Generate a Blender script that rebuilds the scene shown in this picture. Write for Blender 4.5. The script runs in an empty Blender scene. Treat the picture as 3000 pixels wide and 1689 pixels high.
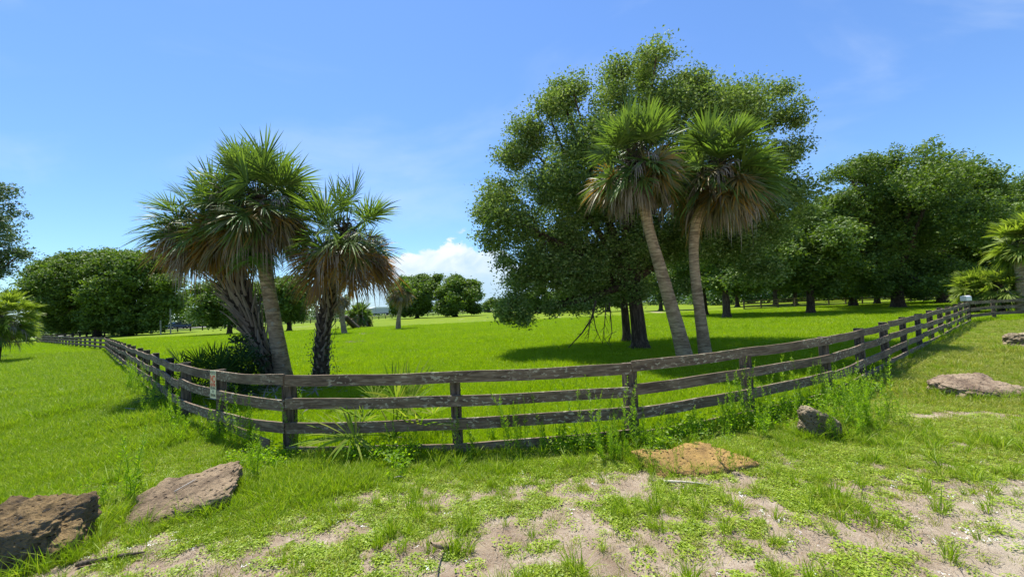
import bpy, math, random
import numpy as np
from mathutils import Matrix, Vector, noise as mnoise

R = math.radians
sc = bpy.context.scene
COL = sc.collection

# ------------------------------------------------------------------ camera
CAM_H, PITCH, ROLL, FP = 2.06, 2.8, 2.7, 1164.0        # FP: focal length in pixels of the 3000 px wide photograph
cam = bpy.data.cameras.new("camera")
cam.sensor_width = 36.0
cam.lens = FP / 3000.0 * 36.0
cam.clip_start, cam.clip_end = 0.05, 9000.0
camo = bpy.data.objects.new("camera", cam)
COL.objects.link(camo)
CM = Matrix.Translation((0, 0, CAM_H)) @ Matrix.Rotation(R(90 + PITCH), 4, 'X') @ Matrix.Rotation(R(-ROLL), 4, 'Z')
camo.matrix_world = CM
sc.camera = camo

# ------------------------------------------------------------------ light
SUN_EL, SUN_AZ = 69.0, 332.0        # azimuth in degrees clockwise from +Y
world = bpy.data.worlds.new("World")
sc.world = world
world.use_nodes = True
sun = bpy.data.lights.new("sun", 'SUN')
sun.energy, sun.angle, sun.color = 4.4, R(0.55), (1.0, 0.96, 0.88)
suno = bpy.data.objects.new("sun", sun)
COL.objects.link(suno)
sd = Vector((math.sin(R(SUN_AZ)) * math.cos(R(SUN_EL)), math.cos(R(SUN_AZ)) * math.cos(R(SUN_EL)), math.sin(R(SUN_EL))))
suno.rotation_euler = sd.to_track_quat('Z', 'Y').to_euler()
suno.location = (0, 0, 60)
sc.view_settings.view_transform = 'Standard'
sc.view_settings.look = 'None'
sc.view_settings.gamma = 1.0
sc.view_settings.exposure = 0.95
sc.cycles.max_bounces = 6
sc.cycles.transparent_max_bounces = 8
sc.cycles.use_denoising = True


class NT:
    """small helper to write node trees"""
    def __init__(self, tree):
        self.t = tree
        tree.nodes.clear()

    def n(self, kind, ins=None, **props):
        nd = self.t.nodes.new(kind)
        for k, v in props.items():
            setattr(nd, k, v)
        for k, v in (ins or {}).items():
            self.put(nd, k, v)
        return nd

    def put(self, nd, k, v):
        s = nd.inputs[k]
        if hasattr(v, 'bl_idname') and 'Node' in v.bl_idname and hasattr(v, 'outputs'):
            v = v.outputs[0]
        if isinstance(v, bpy.types.NodeSocket):
            self.t.links.new(v, s)
        else:
            if s.type == 'RGBA' and len(v) == 3:
                v = (*v, 1)
            s.default_value = v

    def math(self, op, a, b=0.0, c=0.0, clamp=False):
        nd = self.n('ShaderNodeMath', {0: a, 1: b, 2: c}, operation=op, use_clamp=clamp)
        return nd.outputs[0]

    def mix(self, f, a, b, mode='MIX'):
        nd = self.n('ShaderNodeMixRGB', {0: f, 1: a, 2: b}, blend_type=mode)
        return nd.outputs[0]

    def ramp(self, f, stops, interp='LINEAR'):
        nd = self.n('ShaderNodeValToRGB', {0: f})
        cr = nd.color_ramp
        cr.interpolation = interp
        while len(cr.elements) < len(stops):
            cr.elements.new(0.5)
        for e, (p, c) in zip(cr.elements, stops):
            e.position = p
            e.color = (*c, 1) if len(c) == 3 else c
        return nd.outputs[0]

    def noise(self, vec, scale, detail=4.0, rough=0.55, dist=0.0):
        nd = self.n('ShaderNodeTexNoise', {'Scale': scale, 'Detail': detail, 'Roughness': rough, 'Distortion': dist})
        if vec is not None:
            self.put(nd, 'Vector', vec)
        return nd.outputs['Fac']


def sstep(nt, x, a, b):
    return nt.n('ShaderNodeMapRange', {0: x, 1: a, 2: b, 3: 0.0, 4: 1.0}, interpolation_type='SMOOTHSTEP').outputs[0]


# sky: Nishita plus procedural clouds, all by direction
w = NT(world.node_tree)
tc = w.n('ShaderNodeTexCoord').outputs['Generated']
sky = w.n('ShaderNodeTexSky', sky_type='NISHITA', sun_disc=False, sun_elevation=R(SUN_EL), sun_rotation=R(SUN_AZ),
          altitude=0.0, air_density=1.0, dust_density=0.12, ozone_density=2.2)
sep = w.n('ShaderNodeSeparateXYZ', {0: tc})
dx, dy, dz = sep.outputs
yy = w.math('MAXIMUM', w.math('ABSOLUTE', dy), 0.08)
az = w.math('DIVIDE', dx, yy)
el = w.math('DIVIDE', dz, yy)
tint = w.mix(sstep(w, dz, 0.0, 0.6), (0.62, 0.80, 0.98), (0.70, 0.89, 1.13))
skyc = w.mix(1.0, sky.outputs[0], tint, 'MULTIPLY')
# thin high cloud
comb = w.n('ShaderNodeCombineXYZ', {0: w.math('MULTIPLY', az, 1.0), 1: w.math('MULTIPLY', el, 2.6), 2: 3.1})
ci = sstep(w, w.noise(comb.outputs[0], 1.3, 6, 0.55, 0.6), 0.46, 0.85)
skyc = w.mix(w.math('MULTIPLY', ci, 0.30), skyc, (4.6, 5.2, 5.9))
# cumulus bank low over the horizon
comb2 = w.n('ShaderNodeCombineXYZ', {0: az, 1: w.math('MULTIPLY', el, 1.3), 2: 0.7})
prof = w.math('ADD', w.math('MULTIPLY', w.noise(w.n('ShaderNodeCombineXYZ', {0: az, 1: 4.2, 2: 1.0}).outputs[0], 5.0, 3, 0.5), 0.22), -0.015)
hump = w.math('POWER', 2.718, w.math('MULTIPLY', w.math('POWER', w.math('DIVIDE', w.math('ADD', az, 0.17), 0.20), 2.0), -1.0))
prof = w.math('ADD', prof, w.math('MULTIPLY', hump, 0.078))
hump2 = w.math('POWER', 2.718, w.math('MULTIPLY', w.math('POWER', w.math('DIVIDE', w.math('ADD', az, -1.05), 0.45), 2.0), -1.0))
prof = w.math('ADD', prof, w.math('MULTIPLY', hump2, 0.16))
puff = w.math('MULTIPLY', w.math('SUBTRACT', w.noise(comb2.outputs[0], 16.0, 7, 0.6, 0.3), 0.5), 0.13)
dens = sstep(w, w.math('ADD', w.math('SUBTRACT', prof, el), puff), 0.0, 0.016)
dens = w.math('MULTIPLY', dens, sstep(w, az, -0.50, -0.28))
shade = w.ramp(w.noise(comb2.outputs[0], 11.0, 6, 0.6, 0.5), [(0.3, (3.3, 4.2, 5.1)), (0.58, (5.6, 5.8, 6.0))])
low = sstep(w, el, 0.02, 0.16)
cloudc = w.mix(low, (2.7, 3.8, 4.9), shade)
skyc = w.mix(w.math('MULTIPLY', dens, 0.88), skyc, cloudc)
bg = w.n('ShaderNodeBackground', {0: skyc, 1: 0.100})
w.n('ShaderNodeOutputWorld', {0: bg})

# ------------------------------------------------------------------ geometry of the view: pixel of the photograph -> place
CMi = CM.to_3x3()


def ray(px, py):
    return CMi @ Vector(((px - 1500.0) / FP, -(py - 844.5) / FP, -1.0))


def gp(px, py, h=0.0):
    d = ray(px, py)
    t = (h - CAM_H) / d.z
    return Vector((d.x * t, d.y * t, h))


def at(px, py, Y):
    d = ray(px, py)
    t = Y / d.y
    return Vector((d.x * t, Y, CAM_H + d.z * t))


# ------------------------------------------------------------------ mesh helpers
def new_mesh(name, V, F, mats=(), smooth=False, mi=None):
    V = np.asarray(V, dtype=np.float32).reshape(-1, 3)
    F = np.asarray(F, dtype=np.int32).reshape(-1, 4)
    me = bpy.data.meshes.new(name)
    me.vertices.add(len(V))
    me.vertices.foreach_set('co', V.ravel())
    me.loops.add(len(F) * 4)
    me.loops.foreach_set('vertex_index', F.ravel())
    me.polygons.add(len(F))
    me.polygons.foreach_set('loop_start', np.arange(len(F), dtype=np.int32) * 4)
    me.polygons.foreach_set('loop_total', np.full(len(F), 4, dtype=np.int32))
    me.polygons.foreach_set('use_smooth', np.full(len(F), bool(smooth)))
    for m in mats:
        me.materials.append(m)
    if mi is not None:
        me.polygons.foreach_set('material_index', np.asarray(mi, dtype=np.int32))
    me.update(calc_edges=True)
    return me


class MB:
    """collects quads"""
    def __init__(self):
        self.V, self.F, self.n = [], [], 0

    def add(self, V, F):
        V = np.asarray(V, dtype=np.float64).reshape(-1, 3)
        F = np.asarray(F, dtype=np.int64).reshape(-1, 4)
        self.V.append(V)
        self.F.append(F + self.n)
        self.n += len(V)
        return self

    def box(self, c, s, rz=0.0, taper=1.0):
        c = np.array(c, float)
        hx, hy, hz = s[0] / 2, s[1] / 2, s[2] / 2
        P = []
        for z, k in ((-hz, 1.0), (hz, taper)):
            for x, y in ((-hx, -hy), (hx, -hy), (hx, hy), (-hx, hy)):
                P.append((x * k, y * k, z))
        P = np.array(P)
        ca, sa = math.cos(rz), math.sin(rz)
        P = np.stack([P[:, 0] * ca - P[:, 1] * sa, P[:, 0] * sa + P[:, 1] * ca, P[:, 2]], 1) + c
        return self.add(P, [(0, 3, 2, 1), (4, 5, 6, 7), (0, 1, 5, 4), (1, 2, 6, 5), (2, 3, 7, 6), (3, 0, 4, 7)])

    def tube(self, pts, rad, n=10, cap=True, wob=0.0, seed=0, flare=0.0):
        pts = np.array([tuple(p) for p in pts], float)
        rad = np.broadcast_to(np.array(rad, float), (len(pts),)).copy()
        rg = np.random.RandomState(seed)
        T = np.gradient(pts, axis=0)
        T /= np.linalg.norm(T, axis=1)[:, None] + 1e-9
        ref = np.array([1.0, 0.0, 0.0]) if abs(T[0][0]) < 0.8 else np.array([0.0, 1.0, 0.0])
        rings = []
        ang = np.arange(n) / n * 2 * np.pi
        lob = rg.rand(3) * 6.28
        for i, (p, t, r) in enumerate(zip(pts, T, rad)):
            a = np.cross(t, ref)
            a /= np.linalg.norm(a) + 1e-9
            b = np.cross(t, a)
            ref = np.cross(a, t)
            k = 1 + wob * (np.sin(3 * ang + lob[0] + i * .13) * .5 + np.sin(5 * ang + lob[1] - i * .21) * .5 + rg.randn(n) * .35)
            if flare and i < 3:
                k = k * (1 + flare * (3 - i) / 3 * (0.5 + 0.5 * np.sin(5 * ang + lob[2])))
            rings.append(p + r * k[:, None] * (np.cos(ang)[:, None] * a + np.sin(ang)[:, None] * b))
        V = np.concatenate(rings)
        F = []
        m = len(pts)
        for i in range(m - 1):
            for j in range(n):
                F.append((i * n + j, i * n + (j + 1) % n, (i + 1) * n + (j + 1) % n, (i + 1) * n + j))
        if cap and n % 2 == 0:
            for off, fl in ((0, True), ((m - 1) * n, False)):
                for j in range(n // 2 - 1):
                    q = (off + j, off + j + 1, off + n - 2 - j, off + n - 1 - j)
                    F.append(q if not fl else q[::-1])
        return self.add(V, F)

    def sweep(self, path, nrm, h, th, wob=0.0, seed=0):
        """a board along a path of lower-edge points; nrm is the outward side"""
        path = np.array([tuple(p) for p in path], float)
        nrm = np.array([tuple(q) for q in nrm], float)
        rg = np.random.RandomState(seed)
        m = len(path)
        e1 = np.cumsum(rg.randn(m)) * wob * .35 + rg.randn(m) * wob * .5
        e2 = np.cumsum(rg.randn(m)) * wob * .35 + rg.randn(m) * wob * .5
        up = np.array([0, 0, 1.0])
        a = path + up * e1[:, None]
        b = path + nrm * th + up * e1[:, None]
        c = path + nrm * th + up * (h + e2)[:, None]
        d = path + up * (h + e2)[:, None]
        V = np.stack([a, b, c, d], 1).reshape(-1, 3)
        F = []
        for i in range(m - 1):
            for j in range(4):
                F.append((i * 4 + j, i * 4 + (j + 1) % 4, i * 4 + 4 + (j + 1) % 4, i * 4 + 4 + j))
        F.append((3, 2, 1, 0))
        k = (m - 1) * 4
        F.append((k, k + 1, k + 2, k + 3))
        return self.add(V, F)

    def arrays(self):
        return np.concatenate(self.V), np.concatenate(self.F)

    def build(self, name, mat, parent=None, smooth=False):
        V, F = self.arrays()
        if parent is not None:
            V = V - np.array(parent.matrix_world.translation if parent.parent is None else wloc(parent))
        return link(name, new_mesh(name, V, F, [mat], smooth), parent)


def wloc(o):
    v = Vector((0, 0, 0))
    while o is not None:
        v += o.location
        o = o.parent
    return v


def link(name, me, parent=None):
    o = bpy.data.objects.new(name, me)
    COL.objects.link(o)
    o.parent = parent
    return o


def tag(o, label=None, cat=None, group=None, kind=None):
    for k, v in (('label', label), ('category', cat), ('group', group), ('kind', kind)):
        if v:
            o[k] = v
    return o


def thing(name, loc, label, cat, group=None):
    o = bpy.data.objects.new(name, None)
    COL.objects.link(o)
    o.location = loc
    o.matrix_world = Matrix.Translation(loc)
    o.empty_display_size = 0.2
    return tag(o, label, cat, group)


# ------------------------------------------------------------------ numpy noise
def vnoise(x, y, seed=0):
    x = np.asarray(x, float)
    y = np.asarray(y, float)
    xi, yi = np.floor(x), np.floor(y)
    xf, yf = x - xi, y - yi
    xf, yf = xf * xf * (3 - 2 * xf), yf * yf * (3 - 2 * yf)

    def h(a, b):
        s = np.sin(a * 127.1 + b * 311.7 + seed * 74.7) * 43758.5453
        return s - np.floor(s)
    return (h(xi, yi) * (1 - xf) + h(xi + 1, yi) * xf) * (1 - yf) + (h(xi, yi + 1) * (1 - xf) + h(xi + 1, yi + 1) * xf) * yf


def fbm(x, y, s, oct=4, seed=0):
    v, a, t = 0, 1.0, 0
    for i in range(oct):
        v = v + a * vnoise(x * s, y * s, seed + i)
        t += a
        a *= .55
        s *= 2.03
    return v / t


def elev(x, y):
    x = np.asarray(x, float)
    y = np.asarray(y, float)
    near = np.exp(-((np.hypot(x, y) / 40) ** 2))
    return near * (0.05 * (fbm(x, y, .5, 3, 5) - .5) + 0.03 * (fbm(x, y, 2.2, 3, 9) - .5)) - 0.02


def sst(x, a, b):
    t = np.clip((x - a) / (b - a), 0, 1)
    return t * t * (3 - 2 * t)


def blobmask(x, y, px, py, rx, ry):
    c = gp(px, py)
    return np.exp(-(((x - c.x) / rx) ** 2 + ((y - c.y) / ry) ** 2))


BARE = [(1400, 1450, .75, .30), (1820, 1400, .85, .25), (1330, 1600, .55, .22), (2190, 1590, .8, .33), (1060, 1460, .6, .16), (1010, 1560, .4, .14),
        (1480, 1660, .8, .2), (1620, 1440, .5, .2), (420, 1600, .7, .28), (200, 1670, .6, .2), (560, 1650, .5, .2), (2560, 1240, 1.6, .55),
        (2440, 1560, .8, .3), (850, 1680, .4, .12), (1480, 1300, .35, .2), (900, 1300, 1.2, .22), (1180, 1290, 1.1, .25), (700, 1450, .3, .2),
        (1910, 1660, .6, .2), (2750, 1215, 1.2, .35), (1560, 1560, .6, .2), (2000, 1500, .4, .2), (330, 1560, .35, .2)]


def cover(x, y):
    """how much of the ground is hidden by plants, 0 to 1"""
    x = np.asarray(x, float)
    y = np.asarray(y, float)
    n = fbm(x, y, 1.7, 5, 21)
    n2 = fbm(x, y, 7.5, 3, 33)
    yb = np.interp(x, [-4.5, -3.2, -2.2, -1.0, 4], [3.3, 3.7, 4.6, 5.2, 5.0])
    fg = sst(y, yb + 1.1, yb - .9)            # thin cover near the camera
    c = 1.0 - 0.54 * fg
    b = np.zeros_like(x)
    for p in BARE:
        b = np.maximum(b, blobmask(x, y, *p))
    c = c - 0.5 * b
    # sandy drive in the right-hand corner
    dr = sst((x - 0.9 * y) + 0.25 * (n - .5), -0.15, 0.7) * sst(y, 4.5, 3.6)
    c = c - 1.3 * dr
    right = sst(x, 4.5, 6.0) * sst(y, 9.0, 7.0) * (x > y * 0.8)
    c = c - 0.18 * right
    v = c + (n - .5) * 1.25 + (n2 - .5) * 1.35
    return np.clip(sst(v, 0.26, 0.66), 0, 1)


# ------------------------------------------------------------------ materials
def mat(name):
    m = bpy.data.materials.new(name)
    m.use_nodes = True
    return m, NT(m.node_tree)


def leaf_mat(name, cols, trans=0.35, rough=0.45, big=0.35, bigs=0.5, spec=0.5, tcol=None):
    """leaf faces: colour varies from leaf to leaf and from branch to branch"""
    m, t = mat(name)
    geo = t.n('ShaderNodeNewGeometry')
    oi = t.n('ShaderNodeObjectInfo')
    r = geo.outputs['Random Per Island']
    r2 = t.math('FRACT', t.math('ADD', r, oi.outputs['Random']))
    nb = t.noise(geo.outputs['Position'], bigs, 5, .65)
    f = t.math('ADD', t.math('MULTIPLY', r2, 1 - big), t.math('MULTIPLY', nb, big))
    k = len(cols)
    c = t.ramp(f, [(0.08 + 0.84 * i / (k - 1), q) for i, q in enumerate(cols)])
    p = t.n('ShaderNodeBsdfPrincipled', {'Base Color': c, 'Roughness': rough, 'Specular IOR Level': spec})
    tr = t.n('ShaderNodeBsdfTranslucent', {0: t.mix(1.0, c, tcol or (1.5, 1.6, .6), 'MULTIPLY')})
    mx = t.n('ShaderNodeMixShader', {0: trans, 1: p, 2: tr})
    t.n('ShaderNodeOutputMaterial', {0: mx})
    return m


M_oak = leaf_mat('oak_leaves', [(.055, .095, .026), (.115, .18, .042), (.20, .28, .065), (.38, .43, .22)], .27, .6, spec=.15)
M_oakfar = leaf_mat('far_oak_leaves', [(.036, .072, .013), (.080, .138, .018), (.15, .225, .026), (.25, .32, .05)], .26, .6, big=.6, bigs=.45)
M_grey = leaf_mat('grey_oak_leaves', [(.05, .085, .04), (.075, .12, .055), (.11, .16, .08)], .3, .5)
M_dark = leaf_mat('dark_shrub_leaves', [(.010, .035, .008), (.022, .060, .010), (.05, .12, .016)], .25, .4)
M_frond = leaf_mat('green_palm_frond', [(.055, .088, .038), (.090, .145, .040), (.145, .22, .042), (.23, .30, .07)], .35, .42, big=.55, bigs=1.2, spec=.22)
M_old = leaf_mat('yellowing_palm_frond', [(.08, .10, .045), (.14, .15, .06), (.19, .16, .06), (.34, .20, .02), (.20, .185, .13)], .3, .5, big=.6, bigs=1.4, tcol=(1.6, 1.2, .4))
M_light = leaf_mat('light_palm_frond', [(.085, .13, .02), (.15, .21, .03), (.24, .30, .05), (.36, .40, .12)], .4, .5, big=.5, bigs=1., spec=.2)
M_gold = leaf_mat('golden_palm_frond', [(.10, .11, .045), (.17, .15, .06), (.32, .19, .025), (.14, .10, .07), (.12, .13, .05)], .38, .55, big=.6, bigs=1.6, spec=.2, tcol=(1.7, 1.1, .35))
M_dead = leaf_mat('dead_palm_frond', [(.11, .095, .07), (.22, .19, .15), (.38, .335, .28), (.16, .155, .10)], .15, .6, big=.45, bigs=1.5, spec=.4, tcol=(1, .8, .5))
M_palmetto = leaf_mat('palmetto_frond', [(.018, .05, .014), (.035, .085, .015), (.075, .14, .02)], .3, .55, spec=.2)
M_fern = leaf_mat('fern_frond', [(.08, .20, .02), (.12, .29, .03), (.18, .36, .04)], .4, .5)
M_blade = leaf_mat('pasture_grass', [(.145, .25, .003), (.235, .36, .004), (.335, .44, .006), (.45, .47, .02)], .45, .5, big=.5, bigs=.22, spec=.3, tcol=(1.15, 1.3, .3))
M_verge = leaf_mat('verge_grass', [(.12, .205, .008), (.20, .31, .012), (.30, .39, .02), (.43, .44, .08)], .4, .5, big=.45, bigs=.6, spec=.3, tcol=(1.15, 1.3, .4))
M_olive = leaf_mat('dull_verge_grass', [(.14, .19, .02), (.24, .28, .035), (.36, .36, .08), (.48, .42, .18)], .35, .5, big=.4, bigs=.8, spec=.3)
M_mat = leaf_mat('creeping_weed', [(.12, .20, .012), (.21, .31, .018), (.32, .42, .03), (.46, .48, .10)], .35, .45, big=.45, bigs=1.3, spec=.3)
M_weed = leaf_mat('tall_weed', [(.11, .22, .010), (.18, .32, .012), (.26, .40, .018), (.36, .41, .04)], .6, .5, big=.4, bigs=1., tcol=(1.3, 1.4, .4))
M_straw = leaf_mat('dry_straw', [(.16, .12, .08), (.26, .20, .14), (.36, .30, .22)], .1, .7)
M_petal = leaf_mat('white_petals', [(.7, .7, .68), (.8, .8, .8)], .2, .6)


def ground_mat():
    m, t = mat('ground_grass_and_sand')
    geo = t.n('ShaderNodeNewGeometry')
    P = geo.outputs['Position']
    cov = t.n('ShaderNodeAttribute', attribute_name='cov').outputs['Fac']
    n1 = t.noise(P, 0.11, 5, .6)
    n2 = t.noise(P, 1.4, 5, .65)
    n3 = t.noise(P, 14.0, 5, .7)
    g = t.ramp(t.math('ADD', t.math('MULTIPLY', n1, .45), t.math('MULTIPLY', n2, .55)),
               [(.28, (.075, .135, .002)), (.45, (.125, .19, .003)), (.58, (.185, .24, .004)), (.75, (.26, .265, .010))])
    g = t.mix(t.math('MULTIPLY', sstep(t, n3, .35, .75), .35), g, (.05, .11, .006))
    # grass ground near the camera mixes towards a darker green
    dist = t.n('ShaderNodeVectorMath', {0: P}, operation='LENGTH').outputs['Value']
    nearf = sstep(t, dist, 45.0, 6.0)
    g = t.mix(t.math('MULTIPLY', nearf, .55), g, t.mix(n3, (.03, .06, .006), (.10, .15, .02)))
    s1 = t.noise(P, 2.3, 6, .65)
    s2 = t.noise(P, 45.0, 4, .7)
    s3 = t.noise(P, 160.0, 3, .7)
    sand = t.ramp(s1, [(.3, (.23, .165, .105)), (.5, (.38, .295, .205)), (.7, (.52, .43, .325))])
    sand = t.mix(sstep(t, s2, .46, .70), sand, (.25, .17, .11))
    sand = t.mix(sstep(t, s3, .60, .66), sand, (.66, .60, .54))
    vor = t.n('ShaderNodeTexVoronoi', {'Vector': P, 'Scale': 42.0})
    sand = t.mix(t.math('MULTIPLY', sstep(t, vor.outputs['Distance'], .16, .08), sstep(t, s1, .5, .6)), sand, (.72, .68, .64))
    sx = t.n('ShaderNodeSeparateXYZ', {0: P})
    drv = t.math('MULTIPLY', sstep(t, t.math('SUBTRACT', sx.outputs[0], sx.outputs[1]), -.3, 1.2), sstep(t, sx.outputs[1], 5.0, 3.4))
    sand = t.mix(t.math('MULTIPLY', drv, .6), sand, t.mix(s2, (.50, .43, .32), (.66, .59, .46)))
    edge = t.math('ADD', cov, t.math('MULTIPLY', t.math('SUBTRACT', n3, .5), .7))
    f = sstep(t, edge, .35, .75)
    # sand where the cover is thin, grass colour where it is thick
    c = t.mix(f, sand, g)
    bump = t.n('ShaderNodeBump', {'Strength': .9, 'Distance': .03, 'Height': t.math('ADD', t.math('ADD', s2, t.math('MULTIPLY', s3, .5)), t.math('MULTIPLY', n3, .6))})
    p = t.n('ShaderNodeBsdfPrincipled', {'Base Color': c, 'Roughness': .95, 'Specular IOR Level': .15, 'Normal': bump})
    t.n('ShaderNodeOutputMaterial', {0: p})
    return m


def simple(name, c1, c2, scale=6., rough=.8, bump=.3, bscale=None, stretch=None, spec=.3, metal=0., detail=6, lo=.35, hi=.65, extra=None):
    m, t = mat(name)
    P = t.n('ShaderNodeTexCoord').outputs['Object']
    if stretch:
        P = t.n('ShaderNodeMapping', {'Vector': P, 'Scale': stretch}).outputs[0]
    n = t.noise(P, scale, detail, .65)
    c = t.mix(sstep(t, n, lo, hi), c1, c2)
    if extra:
        n5 = t.noise(P, extra[1], 5, .6)
        c = t.mix(t.math('MULTIPLY', sstep(t, n5, extra[2], extra[2] + .08), extra[3]), c, extra[0])
    b = t.n('ShaderNodeBump', {'Strength': bump, 'Distance': .02, 'Height': t.noise(P, bscale or scale * 4, 6, .7)})
    p = t.n('ShaderNodeBsdfPrincipled', {'Base Color': c, 'Roughness': rough, 'Specular IOR Level': spec, 'Metallic': metal, 'Normal': b})
    t.n('ShaderNodeOutputMaterial', {0: p})
    return m


def board_mat():
    """weathered fence board: grain runs along the board (stored in the 'uvb' attribute)"""
    m, t = mat('weathered_board')
    a = t.n('ShaderNodeAttribute', attribute_name='uvb').outputs['Vector']
    oi = t.n('ShaderNodeObjectInfo').outputs['Random']
    sh = t.n('ShaderNodeCombineXYZ', {0: t.math('MULTIPLY', oi, 37.), 1: t.math('MULTIPLY', oi, 11.), 2: 0.})
    a = t.n('ShaderNodeVectorMath', {0: a, 1: sh}, operation='ADD').outputs[0]
    gr = t.n('ShaderNodeMapping', {'Vector': a, 'Scale': (2.2, 38., 38.)}).outputs[0]
    g = t.noise(gr, 1.0, 6, .65, .4)
    big = t.noise(t.n('ShaderNodeMapping', {'Vector': a, 'Scale': (1.2, 5., 5.)}).outputs[0], 1.0, 5, .6)
    c = t.ramp(g, [(.22, (.028, .019, .012)), (.42, (.118, .082, .052)), (.60, (.225, .168, .112)), (.8, (.37, .295, .21))])
    c = t.mix(t.math('MULTIPLY', sstep(t, big, .50, .66), .7), c, (.06, .040, .028))
    li = t.n('ShaderNodeMapping', {'Vector': a, 'Scale': (13., 26., 26.)}).outputs[0]
    ln = t.noise(li, 1.0, 3, .5, .3)
    lm = t.math('MULTIPLY', sstep(t, ln, .57, .61), sstep(t, t.noise(a, .9, 2), .42, .56))
    c = t.mix(t.math('MULTIPLY', lm, .8), c, (.42, .38, .27))
    gn = t.noise(t.n('ShaderNodeMapping', {'Vector': a, 'Scale': (2.5, 7., 7.)}).outputs[0], 1., 4, .6)
    c = t.mix(t.math('MULTIPLY', sstep(t, gn, .58, .72), .35), c, (.11, .13, .085))
    b = t.n('ShaderNodeBump', {'Strength': .8, 'Distance': .008, 'Height': g})
    p = t.n('ShaderNodeBsdfPrincipled', {'Base Color': c, 'Roughness': .85, 'Specular IOR Level': .25, 'Normal': b})
    t.n('ShaderNodeOutputMaterial', {0: p})
    return m


def trunk_mat(name, cd, cl, rings=0., vert=0., scale=1., lichen=None):
    m, t = mat(name)
    P = t.n('ShaderNodeTexCoord').outputs['Object']
    st = (9., 9., 1.6) if vert else (3., 3., 14.)
    n = t.noise(t.n('ShaderNodeMapping', {'Vector': P, 'Scale': st}).outputs[0], scale, 7, .68, .5)
    c = t.ramp(n, [(.28, tuple(x * .4 for x in cd)), (.44, cd), (.62, cl), (.8, tuple(min(1, x * 1.25) for x in cl))])
    h = n
    if rings:
        wv = t.n('ShaderNodeTexWave', {'Vector': P, 'Scale': rings, 'Distortion': 3.5, 'Detail': 3., 'Detail Scale': 2.2}, bands_direction='Z', wave_profile='SAW')
        c = t.mix(t.math('MULTIPLY', sstep(t, wv.outputs['Fac'], .75, 1.), .3), c, tuple(x * .5 for x in cd))
        h = t.math('ADD', t.math('MULTIPLY', n, .6), t.math('MULTIPLY', wv.outputs['Fac'], .5))
    if lichen:
        ln = t.noise(P, 5.0, 5, .7)
        c = t.mix(t.math('MULTIPLY', sstep(t, ln, .56, .62), .6), c, lichen)
    b = t.n('ShaderNodeBump', {'Strength': .9, 'Distance': .03, 'Height': h})
    p = t.n('ShaderNodeBsdfPrincipled', {'Base Color': c, 'Roughness': .9, 'Specular IOR Level': .2, 'Normal': b})
    t.n('ShaderNodeOutputMaterial', {0: p})
    return m


def rock_mat(name, top, dark, side):
    m, t = mat(name)
    P = t.n('ShaderNodeTexCoord').outputs['Object']
    geo = t.n('ShaderNodeNewGeometry')
    n = t.noise(P, 3.2, 8, .68, .3)
    n2 = t.noise(P, 13., 7, .7)
    n3 = t.noise(P, 50., 5, .7)
    c = t.ramp(n, [(.30, dark), (.44, tuple((a + b) / 2 for a, b in zip(dark, top))), (.56, top), (.74, tuple(min(.8, x * 1.35) for x in top))])
    c = t.mix(t.math('MULTIPLY', sstep(t, n2, .5, .68), .6), c, dark)
    c = t.mix(t.math('MULTIPLY', sstep(t, n3, .55, .75), .4), c, (.42, .36, .28))
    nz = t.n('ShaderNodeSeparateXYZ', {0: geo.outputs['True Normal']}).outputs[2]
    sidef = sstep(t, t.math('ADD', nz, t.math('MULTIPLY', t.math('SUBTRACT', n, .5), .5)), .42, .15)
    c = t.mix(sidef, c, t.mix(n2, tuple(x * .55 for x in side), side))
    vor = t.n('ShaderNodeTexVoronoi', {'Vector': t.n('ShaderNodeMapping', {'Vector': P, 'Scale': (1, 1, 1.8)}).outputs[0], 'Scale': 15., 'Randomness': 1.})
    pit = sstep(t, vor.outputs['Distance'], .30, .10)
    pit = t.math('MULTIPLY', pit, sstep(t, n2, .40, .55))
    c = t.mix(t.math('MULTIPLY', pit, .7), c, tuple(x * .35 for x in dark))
    h = t.math('SUBTRACT', t.math('ADD', t.math('MULTIPLY', n2, 1.), t.math('MULTIPLY', n3, .4)), pit)
    b = t.n('ShaderNodeBump', {'Strength': 1., 'Distance': .06, 'Height': h})
    p = t.n('ShaderNodeBsdfPrincipled', {'Base Color': c, 'Roughness': .95, 'Specular IOR Level': .15, 'Normal': b})
    t.n('ShaderNodeOutputMaterial', {0: p})
    return m


M_ground = ground_mat()
M_board = board_mat()
M_post = simple('old_post_wood', (.035, .025, .017), (.16, .125, .09), 4., .9, .8, 14., (6, 6, .8), extra=((.20, .20, .17), 9., .62, .5))
M_darkpost = simple('dark_fence_wood', (.018, .014, .011), (.06, .05, .042), 3., .9, .4)
M_palmtrunk = trunk_mat('smooth_palm_trunk', (.23, .17, .105), (.46, .355, .225), rings=5.5, lichen=(.33, .34, .29))
M_palmtrunk2 = trunk_mat('tan_palm_trunk', (.26, .18, .105), (.50, .37, .225), rings=4.5)
M_boot = leaf_mat('palm_boot', [(.08, .06, .045), (.18, .145, .105), (.31, .255, .19)], .0, .8, big=.5, bigs=2.)
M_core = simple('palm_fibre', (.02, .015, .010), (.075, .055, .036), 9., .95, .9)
M_bark = trunk_mat('oak_bark', (.050, .034, .021), (.125, .090, .058), vert=1., scale=1.3)
M_paint = simple('grey_metal', (.42, .45, .48), (.50, .53, .56), 2., .4, .05, metal=.3)
M_rock = rock_mat('brown_orange_rock', (.27, .185, .085), (.05, .036, .024), (.22, .19, .15))
M_rock2 = rock_mat('grey_tan_rock', (.32, .235, .145), (.075, .05, .034), (.33, .27, .20))
M_rock3 = rock_mat('orange_flat_rock', (.40, .255, .085), (.20, .12, .05), (.36, .27, .16))
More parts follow.
